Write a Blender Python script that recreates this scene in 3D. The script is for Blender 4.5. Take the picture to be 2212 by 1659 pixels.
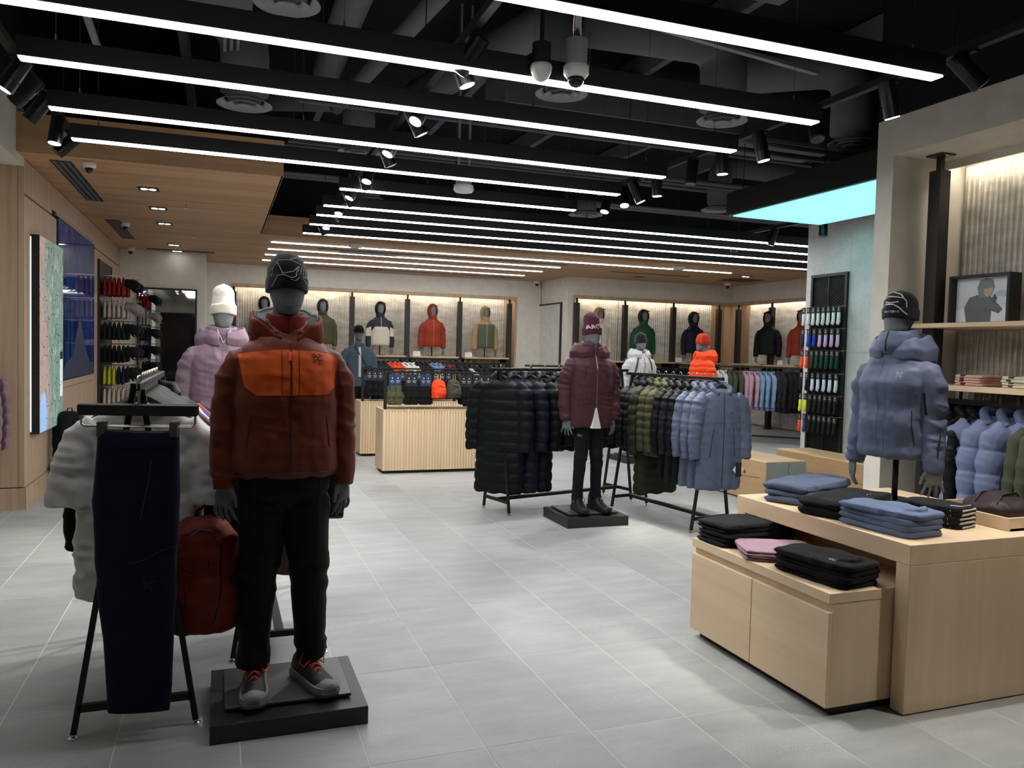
import bpy, bmesh, math, random
import numpy as np
from mathutils import Vector, Matrix
from mathutils.bvhtree import BVHTree
random.seed(7); np.random.seed(7)
for o in list(bpy.data.objects): bpy.data.objects.remove(o)
SC = bpy.context.scene; COL = SC.collection
PI = math.pi
# ------------------------------------------------------------------ camera, world, exposure
CAM_H, YAW, PITCH, ROLL, FPX = 1.549, 0.354, 0.0424, 0.0248, 1710.4
fw = Vector((math.sin(YAW)*math.cos(PITCH), math.cos(YAW)*math.cos(PITCH), -math.sin(PITCH)))
rt0 = Vector((math.cos(YAW), -math.sin(YAW), 0)); up0 = rt0.cross(fw)
rt = rt0*math.cos(ROLL)+up0*math.sin(ROLL); up = up0*math.cos(ROLL)-rt0*math.sin(ROLL)
cam = bpy.data.cameras.new('camera'); camo = bpy.data.objects.new('camera', cam); COL.objects.link(camo)
cam.sensor_width = 36; cam.lens = FPX/2212*36; cam.clip_start = .05; cam.clip_end = 100
camo.matrix_world = Matrix(((rt.x, up.x, -fw.x, 0), (rt.y, up.y, -fw.y, 0), (rt.z, up.z, -fw.z, CAM_H), (0, 0, 0, 1)))
SC.camera = camo
w = bpy.data.worlds.new('world'); SC.world = w; w.use_nodes = True
w.node_tree.nodes['Background'].inputs[0].default_value = (0, 0, 0, 1)
w.node_tree.nodes['Background'].inputs[1].default_value = 0.0
SC.view_settings.view_transform = 'Standard'; SC.view_settings.look = 'None'
SC.view_settings.exposure = 0.85; SC.view_settings.gamma = 1.0; SC.view_settings.use_curve_mapping = False
BAR_POWER = 14.0       # emission of the ceiling light lines
SPOT_W = 75.0          # watts of a track spotlight
STRIP = 12.0            # emission of the strips hidden over the wall bays

def depth(x, y): return x*math.sin(YAW)+y*math.cos(YAW)
# ------------------------------------------------------------------ mesh helpers
class MB:
    def __init__(s): s.v = []; s.f = []
    def add(s, vs, fs):
        b = len(s.v); s.v += [tuple(v) for v in vs]; s.f += [tuple(i+b for i in f) for f in fs]; return s
    def box(s, x0, x1, y0, y1, z0, z1):
        return s.add([(x0,y0,z0),(x1,y0,z0),(x1,y1,z0),(x0,y1,z0),(x0,y0,z1),(x1,y0,z1),(x1,y1,z1),(x0,y1,z1)],
                     [(3,2,1,0),(4,5,6,7),(0,1,5,4),(1,2,6,5),(2,3,7,6),(3,0,4,7)])
    def cbox(s, c, sx, sy, sz, M=None):
        vs = [Vector((a*sx/2, b*sy/2, d*sz/2)) for d in (-1,1) for a,b in ((-1,-1),(1,-1),(1,1),(-1,1))]
        if M is not None: vs = [M @ v for v in vs]
        return s.add([v+Vector(c) for v in vs], [(3,2,1,0),(4,5,6,7),(0,1,5,4),(1,2,6,5),(2,3,7,6),(3,0,4,7)])
    def beam(s, a, b, w, h=None):
        a = Vector(a); b = Vector(b); h = h or w; d = b-a; L = d.length; d.normalize()
        u = d.cross(Vector((0,0,1)))
        if u.length < 1e-4: u = Vector((1,0,0))
        u.normalize(); n = u.cross(d)
        M = Matrix((u, d, n)).transposed()
        return s.cbox((a+b)/2, w, L, h, M)
    def loft(s, rings, cap=True):
        n = len(rings[0]); b = len(s.v)
        for r in rings: s.v += [tuple(p) for p in r]
        for i in range(len(rings)-1):
            for j in range(n):
                k = (j+1) % n
                s.f.append((b+i*n+j, b+i*n+k, b+(i+1)*n+k, b+(i+1)*n+j))
        if cap:
            s.f.append(tuple(b+j for j in range(n))[::-1]); e = b+(len(rings)-1)*n
            s.f.append(tuple(e+j for j in range(n)))
        return s
    def tube(s, pts, rad, n=10, flat=1.0, cap=True, ref=None):
        pts = [Vector(p) for p in pts]
        if not hasattr(rad, '__len__'): rad = [rad]*len(pts)
        rings = []; u = None
        for i, p in enumerate(pts):
            d = (pts[min(i+1, len(pts)-1)]-pts[max(i-1, 0)]).normalized()
            if u is None:
                u = d.cross(Vector(ref) if ref else (Vector((0,1,0)) if abs(d.y) < .9 else Vector((1,0,0)))).normalized()
            else: u = (u-d*u.dot(d)).normalized()
            q = d.cross(u)
            rings.append([p+u*math.cos(2*PI*k/n)*rad[i]+q*math.sin(2*PI*k/n)*rad[i]*flat for k in range(n)])
        return s.loft(rings, cap)
    def cyl(s, a, b, r, r2=None, n=14): return s.tube([a, b], [r, r if r2 is None else r2], n)
    def lathe(s, prof, c=(0,0,0), n=20, cap=True, sx=1, sy=1):
        return s.loft([[(c[0]+sx*r*math.cos(2*PI*k/n), c[1]+sy*r*math.sin(2*PI*k/n), c[2]+z) for k in range(n)] for r, z in prof], cap)
    def ell(s, c, rx, ry, rz, n=18, m=12):
        return s.loft([[(c[0]+rx*math.sin(t)*math.cos(2*PI*k/n), c[1]+ry*math.sin(t)*math.sin(2*PI*k/n), c[2]-rz*math.cos(t)) for k in range(n)]
                       for t in [PI*(i+.02)/(m+.04) for i in range(m+1)]])
    def prism(s, poly, y0, y1):   # polygon in xz extruded along y
        n = len(poly); b = len(s.v)
        s.v += [(x, y0, z) for x, z in poly]+[(x, y1, z) for x, z in poly]
        s.f.append(tuple(b+i for i in range(n))); s.f.append(tuple(b+n+i for i in range(n))[::-1])
        for i in range(n):
            k = (i+1) % n; s.f.append((b+i, b+n+i, b+n+k, b+k))
        return s
    def mesh(s, name='m', smooth=False):
        me = bpy.data.meshes.new(name); me.from_pydata(s.v, [], s.f); me.update()
        if smooth: me.polygons.foreach_set('use_smooth', [True]*len(me.polygons))
        return me

def link(name, me, mat=None, parent=None, loc=None, rot=None, scale=None):
    o = bpy.data.objects.new(name, me); COL.objects.link(o)
    if mat is not None and me is not None and len(me.materials) == 0: me.materials.append(mat)
    if mat is not None and me is not None and me.materials[0] is not mat:
        o.material_slots[0].link = 'OBJECT'; o.material_slots[0].material = mat
    if parent: o.parent = parent
    if loc is not None: o.location = loc
    if rot is not None: o.rotation_euler = rot
    if scale is not None: o.scale = scale if hasattr(scale, '__len__') else (scale,)*3
    return o
def ob(name, mb, mat, parent=None, smooth=False, bevel=0, **k):
    me = mb.mesh(name, smooth)
    if bevel:
        bm = bmesh.new(); bm.from_mesh(me)
        bmesh.ops.bevel(bm, geom=bm.edges[:], offset=bevel, segments=1, affect='EDGES', clamp_overlap=True)
        bm.to_mesh(me); bm.free()
    return link(name, me, mat, parent, **k)
def tag(o, label, cat, group=None):
    o['label'] = label; o['category'] = cat
    if group: o['group'] = group
    return o
def thing(name, label, cat, loc=(0,0,0), rotz=0, group=None):
    o = bpy.data.objects.new(name, None); COL.objects.link(o); o.empty_display_size = .1
    o.location = loc; o.rotation_euler = (0, 0, rotz); return tag(o, label, cat, group)
def struct(o): o['kind'] = 'structure'; return o
def stuff(o): o['kind'] = 'stuff'; return o

LAT = np.random.rand(32, 32, 32)
def vnoise(P, s):
    Q = P*s; I = np.floor(Q).astype(int); F = Q-I; F = F*F*(3-2*F); out = 0
    for a in (0, 1):
        for b in (0, 1):
            for c in (0, 1):
                wgt = (F[:,0] if a else 1-F[:,0])*(F[:,1] if b else 1-F[:,1])*(F[:,2] if c else 1-F[:,2])
                out = out+wgt*LAT[(I[:,0]+a) % 32, (I[:,1]+b) % 32, (I[:,2]+c) % 32]
    return out*2-1
TMP = bpy.data.scenes.new('workbench')      # modifiers are evaluated here, away from the growing scene
def evaluated(o):
    vl = TMP.view_layers[0]; vl.update(); return bpy.data.meshes.new_from_object(o.evaluated_get(vl.depsgraph))
def vox(mb, size, smooth=4, disp=None, name='cloth'):
    """one continuous surface from overlapping closed shapes; disp(P, N) -> distance along the normal"""
    me = mb.mesh(name); o = bpy.data.objects.new('tmp', me); TMP.collection.objects.link(o)
    m = o.modifiers.new('r', 'REMESH'); m.mode = 'VOXEL'; m.voxel_size = size; m.use_smooth_shade = True
    if smooth:
        q = o.modifiers.new('s', 'SMOOTH'); q.iterations = smooth; q.factor = .5
    out = evaluated(o); out.name = name
    bpy.data.objects.remove(o); bpy.data.meshes.remove(me)
    if disp is not None:
        n = len(out.vertices); P = np.empty(n*3); out.vertices.foreach_get('co', P); P = P.reshape(-1, 3)
        N = np.empty(n*3); out.vertices.foreach_get('normal', N); N = N.reshape(-1, 3)
        P = P+N*disp(P, N)[:,None]; out.vertices.foreach_set('co', P.ravel()); out.update()
    out.polygons.foreach_set('use_smooth', [True]*len(out.polygons))
    return out
def bvh_of(me): return BVHTree.FromPolygons([v.co for v in me.vertices], [p.vertices[:] for p in me.polygons])
def project(bvh, x, z, yfrom=-1.0, direction=(0, 1, 0), off=.002):
    h = bvh.ray_cast(Vector((x, yfrom, z)), Vector(direction))
    if h[0] is None: return None
    return h[0]-Vector(direction)*off, h[1]
def strokes(bvh, lines, r, step=.008, off=.0, yfrom=-1.0, direction=(0,1,0), flat=.5, n=5, closed=False):
    """thin raised cords laid over a surface; lines are xz polylines seen from the front"""
    mb = MB()
    for ln in lines:
        pts = []
        for (x0, z0), (x1, z1) in zip(ln[:-1], ln[1:]):
            L = math.hypot(x1-x0, z1-z0); m = max(1, int(L/step))
            for k in range(m): pts.append((x0+(x1-x0)*k/m, z0+(z1-z0)*k/m))
        pts.append(ln[-1]); run = []
        for x, z in pts:
            h = project(bvh, x, z, yfrom, direction, off)
            if h is None or (run and (h[0]-run[-1]).length > .06):
                if len(run) > 1: mb.tube(run, r, n, 1)
                run = []
                if h is None: continue
            run.append(h[0])
        if len(run) > 1: mb.tube(run, r, n, 1)
    return mb
def text_mesh(body, size, align='CENTER'):
    c = bpy.data.curves.new('t', 'FONT'); c.body = body; c.size = size; c.align_x = align; c.align_y = 'CENTER'; c.resolution_u = 2
    o = bpy.data.objects.new('t', c); TMP.collection.objects.link(o)
    me = evaluated(o); bpy.data.objects.remove(o); bpy.data.curves.remove(c); return me

# ------------------------------------------------------------------ materials
MATS = {}
def nt(name):
    m = bpy.data.materials.new(name); m.use_nodes = True; return m, m.node_tree.nodes, m.node_tree.links, m.node_tree.nodes['Principled BSDF']
def c4(c): return (c[0], c[1], c[2], 1)
def srgb(h):
    r = [int(h[i:i+2], 16)/255 for i in (0, 2, 4)]
    return tuple(c/12.92 if c <= .04045 else ((c+.055)/1.055)**2.4 for c in r)
def coords(N, L, kind='Object', scale=(1,1,1), rot=(0,0,0)):
    t = N.new('ShaderNodeTexCoord'); m = N.new('ShaderNodeMapping'); m.inputs['Scale'].default_value = scale; m.inputs['Rotation'].default_value = rot
    L.new(t.outputs[kind], m.inputs['Vector']); return m.outputs['Vector']
def noise(N, L, vec, scale, detail=3, rough=.5):
    n = N.new('ShaderNodeTexNoise'); n.inputs['Scale'].default_value = scale; n.inputs['Detail'].default_value = detail; n.inputs['Roughness'].default_value = rough
    L.new(vec, n.inputs['Vector']); return n.outputs['Fac']
def ramp(N, L, fac, stops):
    r = N.new('ShaderNodeValToRGB'); L.new(fac, r.inputs['Fac']); e = r.color_ramp.elements
    while len(e) < len(stops): e.new(.5)
    for q, (p, c) in zip(e, stops): q.position = p; q.color = c4(c)
    return r.outputs['Color']
def bump(N, L, b, h, strength, dist=.01):
    q = N.new('ShaderNodeBump'); q.inputs['Strength'].default_value = strength; q.inputs['Distance'].default_value = dist
    L.new(h, q.inputs['Height']); L.new(q.outputs['Normal'], b.inputs['Normal'])
def mul(c, k): return tuple(min(1, x*k) for x in c)
def plain(name, col, rough=.6, metal=0, spec=.5):
    if name in MATS: return MATS[name]
    m, N, L, b = nt(name); v = coords(N, L); f = noise(N, L, v, 6)
    L.new(ramp(N, L, f, [(.3, mul(col, .93)), (.7, mul(col, 1.05))]), b.inputs['Base Color'])
    b.inputs['Roughness'].default_value = rough; b.inputs['Metallic'].default_value = metal; b.inputs['Specular IOR Level'].default_value = spec
    MATS[name] = m; return m
def fabric(name, col, rough=.8, weave=500, strength=.2, sheen=.04, mott=.08, crease=.16):
    if name in MATS: return MATS[name]
    m, N, L, b = nt(name); v = coords(N, L); f = noise(N, L, v, 14, 4)
    L.new(ramp(N, L, f, [(.3, mul(col, 1-mott)), (.7, mul(col, 1+mott))]), b.inputs['Base Color'])
    b.inputs['Roughness'].default_value = rough; b.inputs['Sheen Weight'].default_value = sheen; b.inputs['Specular IOR Level'].default_value = .18
    w_ = N.new('ShaderNodeTexNoise'); w_.noise_type = 'RIDGED_MULTIFRACTAL'; w_.inputs['Scale'].default_value = 7; w_.inputs['Detail'].default_value = 2.5; w_.inputs['Distortion'].default_value = .8; L.new(coords(N, L, 'Object', (1, 1, .7), (.4, .5, 0)), w_.inputs['Vector'])
    q = N.new('ShaderNodeBump'); q.inputs['Strength'].default_value = crease; q.inputs['Distance'].default_value = .012; L.new(w_.outputs['Fac'], q.inputs['Height'])
    q2 = N.new('ShaderNodeBump'); q2.inputs['Strength'].default_value = strength; q2.inputs['Distance'].default_value = .002; L.new(noise(N, L, v, weave, 2), q2.inputs['Height']); L.new(q.outputs['Normal'], q2.inputs['Normal']); L.new(q2.outputs['Normal'], b.inputs['Normal'])
    MATS[name] = m; return m
def nylon(name, col): return fabric(name, col, .52, 60, .15, .0, .05, .3)
def emis(name, col, s):
    if name in MATS: return MATS[name]
    m, N, L, b = nt(name); b.inputs['Base Color'].default_value = c4(col); b.inputs['Emission Color'].default_value = c4(col); b.inputs['Emission Strength'].default_value = s
    MATS[name] = m; return m
def wood(name, light, dark, axis='Z', grain=1.0, rough=.5, kind='Object', vary=.0):
    if name in MATS: return MATS[name]
    m, N, L, b = nt(name)
    sc = {'X': (1.2, 22, 22), 'Y': (22, 1.2, 22), 'Z': (22, 22, 1.2)}[axis]
    v = coords(N, L, kind, tuple(x*grain for x in sc)); f = noise(N, L, v, 1.6, 6, .62)
    v2 = coords(N, L, kind, tuple(x*.22 for x in sc)); g = noise(N, L, v2, 1.5, 3)
    a = N.new('ShaderNodeMath'); a.operation = 'ADD'; L.new(f, a.inputs[0]); L.new(g, a.inputs[1])
    src = a.outputs[0]
    if vary:
        oi = N.new('ShaderNodeObjectInfo'); k = N.new('ShaderNodeMath'); k.operation = 'MULTIPLY_ADD'; k.inputs[1].default_value = vary; k.inputs[2].default_value = -vary/2
        L.new(oi.outputs['Random'], k.inputs[0]); a2 = N.new('ShaderNodeMath'); L.new(src, a2.inputs[0]); L.new(k.outputs[0], a2.inputs[1]); src = a2.outputs[0]
    h = N.new('ShaderNodeMath'); h.operation = 'MULTIPLY'; h.inputs[1].default_value = .5; L.new(src, h.inputs[0])
    L.new(ramp(N, L, h.outputs[0], [(.3, dark), (.62, light)]), b.inputs['Base Color'])
    b.inputs['Roughness'].default_value = rough; bump(N, L, b, f, .08, .003)
    MATS[name] = m; return m
def tilemat():
    m, N, L, b = nt('tile_grey'); v = coords(N, L, 'Object')
    oi = N.new('ShaderNodeObjectInfo'); off = N.new('ShaderNodeVectorMath'); off.operation = 'ADD'
    cx = N.new('ShaderNodeCombineXYZ'); sc = N.new('ShaderNodeMath'); sc.operation = 'MULTIPLY'; sc.inputs[1].default_value = 40; L.new(oi.outputs['Random'], sc.inputs[0])
    L.new(sc.outputs[0], cx.inputs[0]); L.new(sc.outputs[0], cx.inputs[1]); L.new(v, off.inputs[0]); L.new(cx.outputs[0], off.inputs[1]); vv = off.outputs[0]
    mp = N.new('ShaderNodeMapping'); mp.inputs['Scale'].default_value = (1, 3.2, 1); L.new(vv, mp.inputs['Vector'])
    big = noise(N, L, mp.outputs[0], 2.6, 5, .6); base = ramp(N, L, big, [(.25, srgb('979998')), (.75, srgb('adafad'))])
    sp = noise(N, L, vv, 260, 1); gate = noise(N, L, vv, 2.2, 2)
    g2 = ramp(N, L, gate, [(.52, (0,0,0)), (.66, (1,1,1))]); s2 = ramp(N, L, sp, [(.62, (0,0,0)), (.68, (1,1,1))])
    mm = N.new('ShaderNodeMath'); mm.operation = 'MULTIPLY'; L.new(g2, mm.inputs[0]); L.new(s2, mm.inputs[1])
    mx = N.new('ShaderNodeMix'); mx.data_type = 'RGBA'; L.new(mm.outputs[0], mx.inputs['Factor']); L.new(base, mx.inputs['A']); mx.inputs['B'].default_value = c4(srgb('e6e6e2'))
    hs = N.new('ShaderNodeHueSaturation'); k = N.new('ShaderNodeMath'); k.operation = 'MULTIPLY_ADD'; k.inputs[1].default_value = .10; k.inputs[2].default_value = .95
    L.new(oi.outputs['Random'], k.inputs[0]); L.new(k.outputs[0], hs.inputs['Value']); L.new(mx.outputs['Result'], hs.inputs['Color']); L.new(hs.outputs['Color'], b.inputs['Base Color'])
    b.inputs['Roughness'].default_value = .42; b.inputs['Specular IOR Level'].default_value = .4; bump(N, L, b, sp, .05, .002)
    return m
def concrete(name, lo, hi):
    m, N, L, b = nt(name); v = coords(N, L); f = noise(N, L, v, 1.4, 8, .65); g = noise(N, L, v, 90, 2)
    c = ramp(N, L, f, [(.3, lo), (.7, hi)]); s = ramp(N, L, g, [(.3, (.8,.8,.8)), (.5, (1,1,1))])
    mx = N.new('ShaderNodeMix'); mx.data_type = 'RGBA'; mx.blend_type = 'MULTIPLY'; mx.inputs['Factor'].default_value = 1; L.new(c, mx.inputs['A']); L.new(s, mx.inputs['B'])
    L.new(mx.outputs['Result'], b.inputs['Base Color']); b.inputs['Roughness'].default_value = .85; bump(N, L, b, g, .3, .004); return m
def foil():
    m, N, L, b = nt('crinkled_silver_sheet'); v = coords(N, L, 'Object'); f = noise(N, L, v, 38, 6, .7); g = noise(N, L, coords(N, L, 'Object', (1, 1, 3)), 3.5, 3)
    L.new(ramp(N, L, g, [(.3, srgb('b5b1a8')), (.7, srgb('d8d5cd'))]), b.inputs['Base Color'])
    b.inputs['Metallic'].default_value = .45; b.inputs['Roughness'].default_value = .34
    mm = N.new('ShaderNodeMath'); mm.operation = 'MULTIPLY'; L.new(f, mm.inputs[0]); L.new(g, mm.inputs[1]); bump(N, L, b, mm.outputs[0], .45, .02); return m
M_TILE = tilemat(); M_GROUT = plain('grout_pale', srgb('cfcec8'), .9)
M_WHITE = plain('wall_warm_white', srgb('d6d1c6'), .85); M_BLACKP = plain('ceiling_black_paint', srgb('1d2024'), .9, 0, .2)
M_BLK = plain('black_powder_coat', srgb('1c1c1d'), .5, .2); M_BLK2 = plain('dark_bronze_post', srgb('2f2c29'), .5, .3)
M_CHROME = plain('chrome', (.7,.7,.7), .2, 1); M_DUCT = plain('duct_grey_paint', srgb('63676e'), .75); M_DIFF = plain('diffuser_grey', srgb('8d9094'), .5)
M_OAKP = wood('oak_wall_panel', srgb('c3a78b'), srgb('a98d71'), 'Z', .7); M_OAKC = wood('oak_ceiling_plank', srgb('cba27a'), srgb('a97e58'), 'X', .5, vary=.3)
M_OAKF = wood('oak_fascia', srgb('cba27a'), srgb('a97e58'), 'X', .5)
M_MAPLE = wood('maple_x', srgb('dcc3a3'), srgb('ccb08d'), 'X', .35, .45); M_MAPLEZ = wood('maple_z', srgb('dcc3a3'), srgb('ccb08d'), 'Z', .35, .45)
M_MAPLEY = wood('maple_y', srgb('dcc3a3'), srgb('ccb08d'), 'Y', .35, .45)
M_SLAT = wood('slat_wood', srgb('e0c9a8'), srgb('cdb18c'), 'Z', .6, .5, vary=.3)
M_SHELF = wood('shelf_wood', srgb('d8b98f'), srgb('c2a078'), 'X', .5); M_FOIL = foil(); M_CONC = concrete('concrete_panel', srgb('c0c0bf'), srgb('dededc'))
M_LED = emis('led_line', (.97, .99, 1.0), BAR_POWER); M_STRIP = emis('warm_strip', (1.0, .9, .74), STRIP); M_LENS = emis('spot_lens', (1, .97, .92), 12)
M_WHP = plain('white_plastic', srgb('dcdcda'), .4); M_DARKGLASS = plain('dark_glass', (.01,.01,.012), .08); M_PAPER = plain('white_card', srgb('eeeeea'), .7)
M_MIRROR = plain('mirror_silver', (.86,.88,.88), .02, 1)
# ------------------------------------------------------------------ the setting
H_W = 3.15; H_C = 4.7; LX = -1.65
# floor: grout bed with one object per tile
TW, TD, TX, TY = .45, .8394, .5363, 2.8578
floor = struct(ob('floor', MB().box(-4.5, 12.5, -3, 18, -.15, -.0009), M_GROUT))
tile_me = None
def tile_mesh():
    m = MB().box(-TW/2+.0024, TW/2-.0024, -TD/2+.0024, TD/2-.0024, -.02, 0).mesh('tile')
    bm = bmesh.new(); bm.from_mesh(m)
    bmesh.ops.bevel(bm, geom=[e for e in bm.edges if e.verts[0].co.z > -.01 and e.verts[1].co.z > -.01], offset=.0006, segments=1, affect='EDGES')
    bm.to_mesh(m); bm.free(); m.materials.append(M_TILE); return m
tile_me = tile_mesh(); cand = []; restm = MB()
for i in range(-12, 27):
    for j in range(-7, 19):
        x, y = TX+(i+.5)*TW, TY+(j+.5)*TD
        D = depth(x, y); lat = x*math.cos(YAW)-y*math.sin(YAW)
        vis = D > 2.2 and abs(lat) < D*.68+.4 and y < 17.2 and x > -1.7-(.9 if y < 8.2 else 0) and x < 11.3 and not (x > 4.9 and y < 4.6)
        cand.append((D if vis else 99, x, y))
cand.sort()
for k, (D, x, y) in enumerate(cand):
    if k < 300 and D < 90: link('tile', tile_me, None, floor, (x, y, 0))
    elif y < 17.5: restm.box(x-TW/2+.0022, x+TW/2-.0022, y-TD/2+.0022, y+TD/2-.0022, -.02, 0)
stuff(ob('tile_field', restm, M_TILE, floor))
struct(ob('ceiling', MB().box(-6, 12.5, -3, 18, H_C, H_C+.2), M_BLACKP))
# dropped timber ceiling: substrate, planks, fascias
wc = MB().box(LX, .55, 7.93, 12.2, H_W+.02, 3.46).box(LX, 11.1, 12.22, 17.2, H_W+.02, 3.46)
wceil = struct(ob('ceiling_timber', wc, M_BLACKP))
def plank(x0, x1, y0, y1):
    ob('plank', MB().box(x0, x1, y0+.0015, y1-.0015, H_W, H_W+.018), M_OAKC, wceil)
y = 7.91
while y < 12.19: plank(LX, .55, y, min(y+.143, 12.2)); y += .143
y = 12.2; k = 0
while y < 17.1:
    cuts = [LX, (2.2, 4.6, 3.4)[k % 3], (7.4, 8.6, 6.7)[k % 3], 11.1]
    for a, b in zip(cuts[:-1], cuts[1:]): plank(a, b-.001, y, y+.143)
    y += .143; k += 1
ob('fascia_board', MB().box(LX, .55, 7.905, 7.925, H_W, 3.44), M_OAKF, wceil); ob('fascia_cap', MB().box(LX, .555, 7.90, 7.93, 3.44, 3.48), M_OAKF, wceil)
ob('fascia_board', MB().box(.535, .553, 7.91, 12.2, H_W, 3.46), M_OAKF, wceil); ob('fascia_board', MB().box(.55, 11.1, 12.19, 12.21, H_W, 3.44), M_OAKF, wceil)
# left wall of timber panels
wl = struct(ob('wall_left', MB().box(LX-.3, LX-.02, 8.22, 15.4, 0, H_W).box(-4, LX-.02, 8.22, 8.5, 0, 3.08), M_BLACKP))
for y0, y1, z0, z1 in ((8.2, 9.70, .20, 2.83), (9.70, 12.35, .20, 1.0), (9.70, 12.35, 1.0, 1.085), (9.70, 12.35, 2.87, 2.90), (12.35, 12.72, .20, 2.83), (12.72, 14.1, .2, .56), (12.72, 14.1, 2.72, 2.83), (14.1, 15.4, .2, 2.83), (8.2, 9.45, 2.84, H_W), (9.45, 12.35, 2.90, H_W), (12.35, 15.4, 2.84, H_W)):
    ob('wall_panel', MB().box(LX-.02, LX, y0+.004, y1-.004, z0+.003, z1-.003), M_OAKP, wl, bevel=.001)
for x0, x1 in ((-4, -2.55), (-2.55, LX-.05), (LX-.05, LX)):
    ob('wall_panel', MB().box(x0+.003, x1-.001, 8.2, 8.22, .203, 3.08), M_OAKP, wl)
bl = struct(ob('baseboard_left', MB().box(LX-.02, LX+.012, 8.19, 15.4, 0, .195).box(-4, LX+.012, 8.185, 8.2, 0, .195), M_OAKP))
struct(ob('wall_left_header', MB().box(-4, LX, -3, 8.2, 3.08, 3.58), M_WHITE)); struct(ob('wall_left_upper', MB().box(-4, LX-.03, -3, 12.6, 3.58, H_C), M_BLACKP))
struct(ob('wall_alcove_left', MB().box(-3.1, -3.0, -3, 8.2, 0, 3.08), M_WHITE))
# back-left white wall with the mirror on it
struct(ob('wall_back_left', MB().box(LX-.2, -.26, 15.4, 15.6, 0, H_W).box(-.36, -.26, 15.6, 17.2, 0, H_W), M_WHITE))

def sheet(name, x0, x1, z0, z1, y, parent, pitch=.05, amp=.013):
    nx = max(8, int((x1-x0)/pitch*6)); nz = 14; vs = []; fs = []
    for j in range(nz+1):
        for i in range(nx+1):
            x = x0+(x1-x0)*i/nx; vs.append((x, y+amp*math.sin(2*PI*(x-x0)/pitch)+random.uniform(-.002, .002), z0+(z1-z0)*j/nz))
    for j in range(nz):
        for i in range(nx): fs.append((j*(nx+1)+i, j*(nx+1)+i+1, (j+1)*(nx+1)+i+1, (j+1)*(nx+1)+i))
    m = MB(); m.add(vs, fs); return ob(name, m, M_FOIL, parent, smooth=True)
BAYS = []
def bay_wall(name, loc, rotz, L, u0, u1, posts, shelf_spans, woodside=()):
    wv = MB().box(0, L, 0, .3, 2.77, H_W).box(0, u0, 0, .3, 0, 2.77).box(0, L, .3, .4, 0, H_W)
    if u1 < L: wv.box(u1, L, 0, .3, 0, 2.77)
    W = struct(ob(name, wv, M_WHITE, loc=loc, rot=(0, 0, rotz)))
    ob('frame_head', MB().box(u0, u1, -.012, .03, 2.69, 2.77), M_OAKP, W); ob('frame_side', MB().box(u0, u0+.05, -.012, .29, 0, 2.70), M_OAKP, W); ob('frame_side', MB().box(u1-.05, u1, -.012, .29, 0, 2.70), M_OAKP, W)
    edges = [u0+.05]+list(posts)+[u1-.05]; edges = sorted(set(round(e, 3) for e in edges))
    for a, b in zip(edges[:-1], edges[1:]):
        if b-a < .1: continue
        if any(c-.02 <= a and b <= d+.02 for c, d in woodside): ob('side_panel', MB().box(a, b, .22, .28, 0, 2.70), M_OAKP, W); continue
        sheet('corrugated_sheet', a, b, .02, 2.765, .24, W)
        if name == 'wall_right_far' and a > 2.6: continue
        ob('led_strip', MB().box(a+.06, b-.06, .035, .07, 2.745, 2.765), M_STRIP, W)
    for p in posts:
        t = thing('display_post', 'dark bronze slotted post standing in the wall display', 'post', (0,0,0), 0, 'posts of the wall displays')
        t.location = Vector(loc)+Matrix.Rotation(rotz, 3, 'Z') @ Vector((p, -.09, 0)); t.rotation_euler = (0, 0, rotz)
        ob('post', MB().box(-.05, .05, -.03, .07, 0.02, 2.60), M_BLK2, t); ob('top_rod', MB().box(-.018, .018, 0, .036, 2.60, 2.70), M_BLK, t); ob('foot_plate', MB().box(-.07, .07, -.05, .09, 0, .02), M_BLK, t)
    for a, b in shelf_spans:
        s = ob('wall_shelf', MB().box(a, b, -.32, .2, 1.345, 1.38), M_SHELF, bevel=.003)
        s.location = loc; s.rotation_euler = (0, 0, rotz); tag(s, 'long pale timber shelf carrying torso mannequins between dark posts', 'shelf', 'shelves of the wall displays')
        r = thing('hanging_rail', 'black hanging rail mounted under the timber wall shelf', 'rail', loc, rotz, 'rails under the wall shelves')
        ob('rail', MB().box(a, b, -.24, -.20, 1.20, 1.24), M_BLK, r)
        for q in (a+.02, b-.02): ob('bracket', MB().box(q-.012, q+.012, -.22, .2, 1.24, 1.346), M_BLK, r)
    BAYS.append(W); return W
bay_wall('wall_back', (-.26, 17.0, 0), 0, 7.2, .46, 6.62, [.51, 1.69, 2.87, 4.06, 5.24, 6.41], [(.58, 1.62), (1.76, 2.80), (2.94, 3.99), (4.13, 5.17), (5.31, 6.34)], [(6.41, 6.6)])
bay_wall('wall_back_right', (6.95, 15.5, 0), 0, 4.16, .12, 4.16, [.18, 1.34, 2.56, 3.76], [(.25, 1.27), (1.41, 2.49), (2.63, 3.69)], [(3.76, 4.2)])
bay_wall('wall_right_far', (11.1, 15.5, 0), -PI/2, 7.2, .0, 7.0, [.37, 1.53, 2.7, 3.9, 5.1], [(.44, 1.46), (1.6, 2.63), (2.77, 3.83)], [(.05, .37)])
struct(ob('wall_jog', MB().box(6.95, 7.1, 15.9, 17.0, 0, H_W), M_WHITE))
struct(ob('baseboard_back', MB().box(-.26, 6.93, 16.97, 16.99, 0, .1).box(6.96, 11.08, 15.47, 15.49, 0, .1), M_OAKP))
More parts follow.
